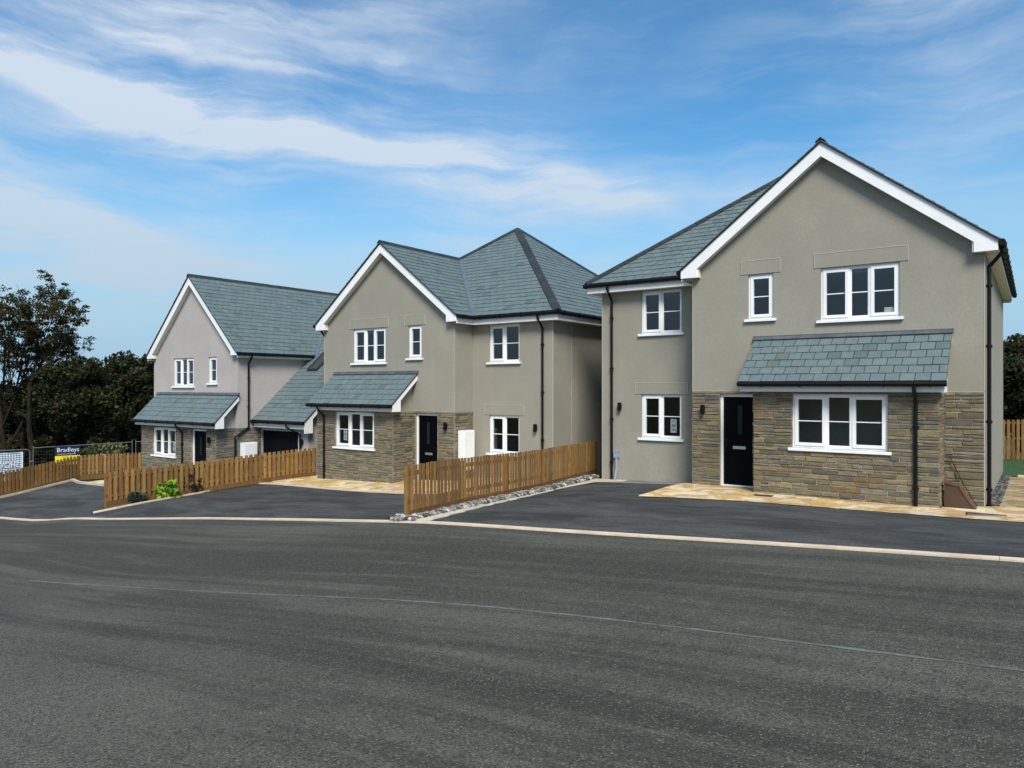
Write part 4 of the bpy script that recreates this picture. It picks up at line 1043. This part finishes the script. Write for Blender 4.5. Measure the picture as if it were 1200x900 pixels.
# ----------------------------------------------------------------------------
# trees and shrubs
# ----------------------------------------------------------------------------
def leaf_mesh(name, cen, rad, cnt, size, cols, parent, flat=.8, aspect=1.6, shade=None):
    """cnt small leaf faces scattered in each clump (cen Nx3, rad N)"""
    cen = np.asarray(cen, float); N_ = len(cen) * cnt
    c = np.repeat(cen, cnt, axis=0); r = np.repeat(np.asarray(rad, float), cnt)
    d = rng.normal(size=(N_, 3)); d /= np.linalg.norm(d, axis=1)[:, None]
    p = c + d * (r * rng.random(N_) ** .45)[:, None] * np.array([1, 1, flat])
    a = rng.normal(size=(N_, 3)); a /= np.linalg.norm(a, axis=1)[:, None]; b = np.cross(a, rng.normal(size=(N_, 3))); b /= np.linalg.norm(b, axis=1)[:, None]
    s = size * rng.uniform(.6, 1.35, N_)
    V = np.stack([p - a * (s * aspect * .5)[:, None], p + b * (s * .5)[:, None], p + a * (s * aspect * .5)[:, None], p - b * (s * .5)[:, None]], 1).reshape(-1, 3)
    me = bpy.data.meshes.new(name); me.vertices.add(N_ * 4); me.vertices.foreach_set('co', V.ravel()); me.loops.add(N_ * 4); me.loops.foreach_set('vertex_index', np.arange(N_ * 4)); me.polygons.add(N_); me.polygons.foreach_set('loop_start', np.arange(0, N_ * 4, 4)); me.polygons.foreach_set('loop_total', np.full(N_, 4))
    ci = rng.integers(0, len(cols), len(cen)); base = np.array(cols)[np.repeat(ci, cnt)] * rng.uniform(.65, 1.4, (N_, 1)) * np.repeat(rng.uniform(.75, 1.25, (len(cen), 1)), cnt, axis=0)
    at = me.attributes.new('tint', 'FLOAT_COLOR', 'POINT'); at.data.foreach_set('color', np.hstack([np.repeat(base, 4, axis=0), np.ones((N_ * 4, 1))]).astype(np.float32).ravel())
    me.materials.append(M['leaf']); me.update(calc_edges=True)
    o = bpy.data.objects.new(name, me); COL.objects.link(o); o.parent = parent; return o

def grow(mb, p, d, L, r, lev, maxlev, tips, rnd, bend=.25, up=.2, kids=(3, 4), lr=.68, spread=.75):
    n = 4; pts = [p]; q = p; dd = d.normalized()
    for i in range(n):
        dd = (dd + Vector((rnd.gauss(0, bend), rnd.gauss(0, bend), rnd.gauss(0, bend * .5) + up * .25))).normalized(); q = q + dd * (L / n); pts.append(q)
    mb.tube([tuple(x) for x in pts], [r * (1 - .45 * i / n) for i in range(n + 1)], 7 if lev < 2 else 5, cap=False)
    if lev >= maxlev - 1: tips.append((pts[-2], lev))
    tips.append((q, lev)) if lev >= maxlev - 1 else None
    if lev == maxlev: return
    for k in range(rnd.randint(*kids)):
        i = rnd.choice((2, 3, 4)) if lev else rnd.choice((1, 2, 3, 4, 4)); b = pts[i]
        a = rnd.uniform(0, 6.28); side = Vector((math.cos(a), math.sin(a), rnd.uniform(-.1, .5)))
        nd = (dd * (1 - spread * .6) + side * spread).normalized()
        grow(mb, b, nd, L * lr * rnd.uniform(.75, 1.2), r * .55 * (1 - .06 * i), lev + 1, maxlev, tips, rnd, bend, up, kids, lr, spread)

def tree(name, loc, height, label, cols, seed, trunk_r=.2, maxlev=3, cl=(.5, .9), cnt=60, lsize=.16, kids=(3, 5), first=.45, spread=.8, lean=(0, 0), up=.2, extra=None, group=None, flat=.75, trunks=1, cat='tree', keep=1.):
    rnd = random.Random(seed); o = empty(name, (*loc, ground(*loc) - .05), label, cat, group); mb = MB(); tips = []
    for t in range(trunks):
        a = t * 2.4
        d = Vector((lean[0] + (.14 * math.cos(a) if trunks > 1 else 0), lean[1] + (.14 * math.sin(a) if trunks > 1 else 0), 1))
        grow(mb, Vector((.25 * math.cos(a) * (trunks > 1), .25 * math.sin(a) * (trunks > 1), 0)), d, height * first, trunk_r, 0, maxlev, tips, rnd, .09, up, kids, .66, spread)
    zt = max(p.z for p, _ in tips); s = 1.0
    mb.build('trunk', M['bark'], o)
    tips = [t for t in tips if rnd.random() < keep]; cen = [tuple(p) for p, _ in tips]; rad = [rnd.uniform(*cl) for _ in tips]
    if extra:
        for (x, y, z, r, k) in extra:
            for _ in range(k):
                q = np.array([rnd.gauss(0, 1), rnd.gauss(0, 1), rnd.gauss(0, .8)]); q *= rnd.random() ** .33 / np.linalg.norm(q) * r
                cen.append((x + q[0], y + q[1], z + q[2] * .8)); rad.append(rnd.uniform(*cl))
    leaf_mesh('crown', cen, rad, cnt, lsize, cols, o, flat)
    return o, zt

GREEN = [(.017, .027, .007), (.012, .020, .005), (.028, .036, .009), (.030, .027, .009)]
BROWN = [(.046, .046, .013), (.034, .040, .011), (.058, .044, .014), (.028, .034, .010)]
def at_px(az_x, Y):  # plan position from bearing (tan) and depth
    X = az_x * Y; return (RT[0] * X + FW[0] * Y, RT[1] * X + FW[1] * Y)
TG = 'trees beyond the far left fence'
tree('tall_tree', at_px(-.662, 44), 11.3, 'tall thin crowned tree with bare limbs showing, second from the left edge', BROWN, 11, .17, 3, (.22, .5), 60, .085, (4, 5), .50, .74, (.02, .01), .6, group=TG, flat=.45, keep=.75)
tree('tall_tree', at_px(-.698, 45), 11.5, 'tall thin crowned tree standing at the left edge', BROWN, 29, .17, 3, (.22, .5), 60, .085, (4, 5), .50, .62, (-.02, .02), .75, group=TG, flat=.45, keep=.75)
tree('tall_tree', at_px(-.678, 46), 10.6, 'thin tree leaning right out of the tall thin crowned pair', BROWN, 35, .14, 3, (.22, .5), 60, .085, (4, 5), .48, .75, (.2, .14), .5, group=TG, flat=.45, keep=.75)
def dome(h, r, z0=1.8, k=46): return [(0, 0, z0 + (h - z0) * .5, r, k), (r * .45, .3, z0 + (h - z0) * .62, r * .6, k // 3), (-r * .45, -.3, z0 + (h - z0) * .6, r * .6, k // 3)]
for i, (a, Y, h, r, lab) in enumerate([
    (-.628, 47, 7.0, 2.4, 'dark bushy tree below the taller thin trees'), (-.585, 43, 7.4, 2.7, 'dark rounded tree behind the sale board'),
    (-.542, 42, 7.9, 2.8, 'broad dark tree between the sale board and the farthest house'), (-.500, 43, 8.0, 2.7, 'dark tree with crown touching the farthest house gable'), (-.465, 48, 6.5, 2.5, 'dark tree mostly hidden behind the farthest house'),
    (-.70, 50, 5.8, 2.6, 'dark low tree at the left edge behind the banner')]):
    tree('broadleaf_tree', at_px(a, Y), h, lab, GREEN, 40 + i, .2, 2, (.4, .8), 190, .125, (3, 4), .34, .8, extra=dome(h - .3, r, 2.2, 60), group=TG)
rnd = random.Random(5)
for i, (a, Y, h, w, lab) in enumerate([(-.69, 48, 2.6, 2.0, 'dark bush behind the pale banner'), (-.645, 50, 3.0, 2.2, 'dark bush right of the banner'), (-.60, 49, 2.8, 2.2, 'dark bush behind the navy sale board'), (-.565, 50, 3.0, 2.2, 'dark bush right of the sale board'), (-.53, 49, 2.6, 2.1, 'dark bush under the broad dark tree'), (-.49, 52, 3.0, 2.3, 'dark bush beside the farthest house')]):
    c = at_px(a, Y); o = empty('bush', (*c, ground(*c)), lab, 'bush', 'undergrowth beyond the fence')
    cen = [(rnd.uniform(-w, w), rnd.uniform(-w * .6, w * .6), rnd.uniform(.1, h) * (1 - .1 * rnd.random())) for _ in range(46)]
    s = MB(); [s.tube([(0, 0, -.1), (x * .3, y * .3, z * .5), (x, y, z)], [.04, .025, .008], 5, cap=False) for x, y, z in cen[:9]]; s.build('stem', M['bark'], o)
    leaf_mesh('foliage', cen, [rnd.uniform(.45, .75) for _ in cen], 70, .17, GREEN[:3] + [(.055, .05, .02)], o)
for i, (a, Y, lab) in enumerate([(-.573, 40, 'pale leafed weed clump right of the sale board'), (-.545, 40, 'pale leafed weed clump between site fence posts')]):
    c = at_px(a, Y); o = empty('weed_clump', (*c, ground(*c)), lab, 'plant', 'pale weeds behind the site fence')
    cen = [(rnd.uniform(-1.1, 1.1), rnd.uniform(-.4, .4), rnd.uniform(.9, 1.6)) for _ in range(14)]
    s = MB(); [s.tube([(x * .8, y, -.1), (x, y, z)], [.015, .006], 4, cap=False) for x, y, z in cen]; s.build('stem', M['bark'], o)
    leaf_mesh('foliage', cen, [.22] * len(cen), 16, .15, [(.10, .12, .03), (.06, .08, .02), (.17, .16, .06)], o)
for i, (a, Y, h, r, lab) in enumerate([(.668, 38, 8.0, 2.9, 'dark tree rising behind the nearest house side wall'), (.70, 35.5, 6.6, 2.6, 'dark tree behind the tall picket fence at the right edge'), (.76, 37, 7.2, 2.8, 'dark tree at the extreme right, cut off by the border of the photo')]):
    tree('broadleaf_tree', at_px(a, Y), h, lab, GREEN, 70 + i, .18, 2, (.4, .75), 190, .12, (3, 4), .4, .8, extra=dome(h - .9, r, .6, 85), group='trees behind the tall fence')

def shrub(name, c, h, w, n, cnt, size, cols, label, spiky=0):
    o = empty(name, (c[0], c[1], ground(*c) + .02), label, 'shrub'); s = MB(); rr = random.Random(label); cen = []
    for i in range(n):
        a = rr.uniform(0, 6.28); q = rr.random() ** .5; x, y = w * q * math.cos(a), w * q * math.sin(a) * .8; z = h * (1 - .55 * q * q) * rr.uniform(.45, 1) + (spiky * rr.random() if rr.random() < .3 else 0)
        s.tube([(x * .2, y * .2, -.05), (x * .6, y * .6, z * .6), (x, y, z)], [.012, .009, .004], 5, cap=False); cen += [(x, y, z), (x * .8, y * .8, z * .72), (x * .9, y * .9, z * .4)]
    s.build('stem', M['bark'], o); leaf_mesh('foliage', cen, [max(.05, h * .13)] * len(cen), cnt, size, cols, o, 1, 2.4); return o
shrub('shrub', (-21.82, 12.0), .58, .42, 46, 14, .075, [(.22, .36, .02), (.14, .27, .02), (.30, .42, .03), (.05, .12, .015)], 'bright lime green shrub at the foot of the fence')
shrub('shrub', (-21.88, 12.75), .62, .38, 44, 14, .05, [(.03, .035, .02), (.05, .03, .03), (.022, .03, .016)], 'dark purplish shrub right of the lime green one', .28)
shrub('shrub', (-21.85, 11.05), .34, .32, 36, 14, .045, [(.04, .06, .04), (.03, .045, .03)], 'small grey green shrub left of the lime green one')
shrub('shrub', (-21.8, 13.55), .16, .2, 16, 12, .04, [(.04, .07, .025), (.03, .05, .02)], 'tiny low green shrub right of the dark purplish one')
shrub('shrub', (-21.75, 14.25), .26, .36, 30, 14, .045, [(.05, .085, .025), (.035, .06, .02)], 'low spreading green shrub nearest the middle house')

# ----------------------------------------------------------------------------
# sky, sun, camera
# ----------------------------------------------------------------------------
SUN_EL = math.radians(46); sdx, sdy = .66, -.751
world = bpy.data.worlds.new('World'); scene.world = world; world.use_nodes = True
nt = world.node_tree; n = N(nt); bg = nt.nodes['Background']
sky = n.node('ShaderNodeTexSky', sky_type='NISHITA'); sky.sun_disc = False; sky.sun_elevation = SUN_EL; sky.sun_rotation = math.atan2(sdx, sdy); sky.air_density = 1.0; sky.dust_density = .1; sky.ozone_density = 1.5
tc = n.node('ShaderNodeTexCoord').outputs['Generated']
dirv = n.vmath('NORMALIZE', tc)
sep = n.node('ShaderNodeSeparateXYZ'); n.L.new(dirv, sep.inputs[0])
fx = n.vmath('DOT_PRODUCT', dirv, (RT[0], RT[1], 0)); fy = n.vmath('DOT_PRODUCT', dirv, (FW[0], FW[1], 0))
az = n.math('ARCTAN2', fx, fy); el = n.math('ARCSINE', sep.outputs[2])
cmb = n.node('ShaderNodeCombineXYZ'); n.L.new(az, cmb.inputs[0]); n.L.new(el, cmb.inputs[1])
base = cmb.outputs[0]
warp = n.node('ShaderNodeTexNoise'); warp.inputs['Scale'].default_value = 3.6; warp.inputs['Detail'].default_value = 7; n.L.new(base, warp.inputs['Vector'])
wv_ = n.vmath('SCALE', n.vmath('SUBTRACT', warp.outputs['Color'], (.5, .5, .5))); wv_.node.inputs['Scale'].default_value = .10
wb = n.vmath('ADD', base, wv_)
def rot(vec, deg, sx, sy, ox=0):
    m = n.node('ShaderNodeMapping'); n.L.new(vec, m.inputs[0]); m.inputs['Rotation'].default_value = (0, 0, math.radians(deg)); m.inputs['Scale'].default_value = (sx, sy, 1); m.inputs['Location'].default_value = (ox, ox * .7, 0); return m.outputs[0]
st1 = n.noise(rot(wb, 11, 1.5, 7.5, 3.1), 1.4, 8, .58, .25)
st2 = n.noise(rot(wb, 10, 2.6, 17, 7.7), 1.6, 9, .62, .35)
broad = n.noise(rot(base, 8, 1.2, 2.6, 11.3), 1.5, 6, .55, .3)
def band(a0, e0, a1, e1, w, lo=-9, hi=9, soft=.15, amp=1.):
    k = (e1 - e0) / (a1 - a0)
    sepb = n.node('ShaderNodeSeparateXYZ'); n.L.new(wb, sepb.inputs[0]); A_, E_ = sepb.outputs[0], sepb.outputs[1]
    line = n.math('MULTIPLY_ADD', n.math('SUBTRACT', A_, a0), k, e0)
    d = n.math('DIVIDE', n.math('SUBTRACT', E_, line), w)
    g = n.math('EXPONENT', n.math('MULTIPLY', n.math('MULTIPLY', d, d), -1))
    g = n.math('MULTIPLY', g, n.ramp(A_, lo - soft, lo + soft)); g = n.math('MULTIPLY', g, n.ramp(A_, hi - soft, hi + soft, 1, 0))
    return n.math('MULTIPLY', g, amp)
b1 = band(-.615, .345, .12, .262, .020, -1.4, .16, .12, .95)     # long bright cirrus band
b1w = band(-.615, .31, .14, .235, .050, -1.4, .40, .2, .40)
b2 = band(-.475, .132, -.20, .122, .009, -.46, -.18, .05, .75)     # low streak
b3 = band(-.62, .225, -.45, .175, .05, -1.4, -.42, .1, .75)        # soft cloud low left
b4 = band(.44, .36, .75, .31, .075, .40, 1.6, .12, .40)            # veil upper right
b5 = band(-.615, .115, .3, .10, .07, -1.5, .5, .15, .45)          # horizon veil
b6 = band(-.615, .44, -.1, .40, .07, -1.5, -.05, .25, .32)         # veil upper left
b7 = band(-.1, .33, .1, .31, .03, -.2, .12, .1, .35)
b8 = band(.50, .47, .75, .40, .03, .42, 1.6, .1, .5)
tex = n.math('MULTIPLY_ADD', n.ramp(st1, .33, .66), .85, n.math('MULTIPLY', n.ramp(st2, .34, .70), .45))
bands = n.math('ADD', n.math('ADD', n.math('ADD', b1, b1w), n.math('ADD', b2, b3)), n.math('ADD', n.math('ADD', b4, b5), n.math('ADD', n.math('ADD', b6, b7), b8)))
dens = n.math('MULTIPLY', bands, n.math('MULTIPLY_ADD', tex, 1.0, .06))
left = n.ramp(az, -.1, .35, 1, .42)
wisp = n.math('MULTIPLY', n.math('MULTIPLY', n.math('MULTIPLY', n.ramp(st1, .40, .70), n.ramp(broad, .30, .60)), .50), left)
fine_ = n.math('MULTIPLY', n.math('MULTIPLY', n.math('MULTIPLY', n.ramp(st2, .44, .72), n.ramp(broad, .34, .62)), .45), left)
dens = n.math('ADD', n.math('ADD', dens, wisp), fine_)
behind = n.ramp(fy, -.35, .15, .45, 0)      # the sky behind the viewer is mostly veiled by thin cloud
dens = n.math('MINIMUM', n.math('ADD', n.math('MULTIPLY', dens, .86), behind), .84)
dens = n.math('MULTIPLY', dens, n.ramp(el, -.02, .03))
SKYS = .11
hsv = n.node('ShaderNodeHueSaturation'); hsv.inputs['Saturation'].default_value = 1.18; hsv.inputs['Value'].default_value = .92; n.L.new(sky.outputs[0], hsv.inputs['Color'])
cloud = n.mix(n.ramp(el, .05, .4), [x / SKYS for x in (.285, .355, .42)], [x / SKYS for x in (.42, .465, .515)])
tinted = n.mix(1.0, hsv.outputs[0], (.56, .86, .90), 'MULTIPLY')
tinted = n.mix(n.ramp(el, .02, .34, 1, 0), tinted, [x / SKYS for x in (.215, .335, .435)])
final = n.mix(dens, tinted, cloud)
n.L.new(final, bg.inputs[0]); bg.inputs[1].default_value = SKYS

sl = bpy.data.lights.new('sun', 'SUN'); sl.energy = 2.7; sl.angle = math.radians(22); sl.color = (1, .95, .87)
so = bpy.data.objects.new('sun', sl); COL.objects.link(so)
sd = Vector((sdx * math.cos(SUN_EL), sdy * math.cos(SUN_EL), math.sin(SUN_EL)))
so.rotation_euler = sd.to_track_quat('Z', 'Y').to_euler()

cam = bpy.data.cameras.new('camera'); co = bpy.data.objects.new('camera', cam); COL.objects.link(co); scene.camera = co
co.location = (0, 0, 2.4); co.rotation_euler = (math.radians(90), 0, TH)
cam.sensor_width = 36; cam.lens = 36 * 850 / 1200; cam.shift_y = 3 / 1200; cam.clip_end = 5000; cam.clip_start = .05
scene.view_settings.view_transform = 'Standard'; scene.view_settings.look = 'None'; scene.view_settings.exposure = 0.8; scene.view_settings.gamma = 1
scene.cycles.use_denoising = True
scene.cycles.max_bounces = 8; scene.cycles.transparent_max_bounces = 12
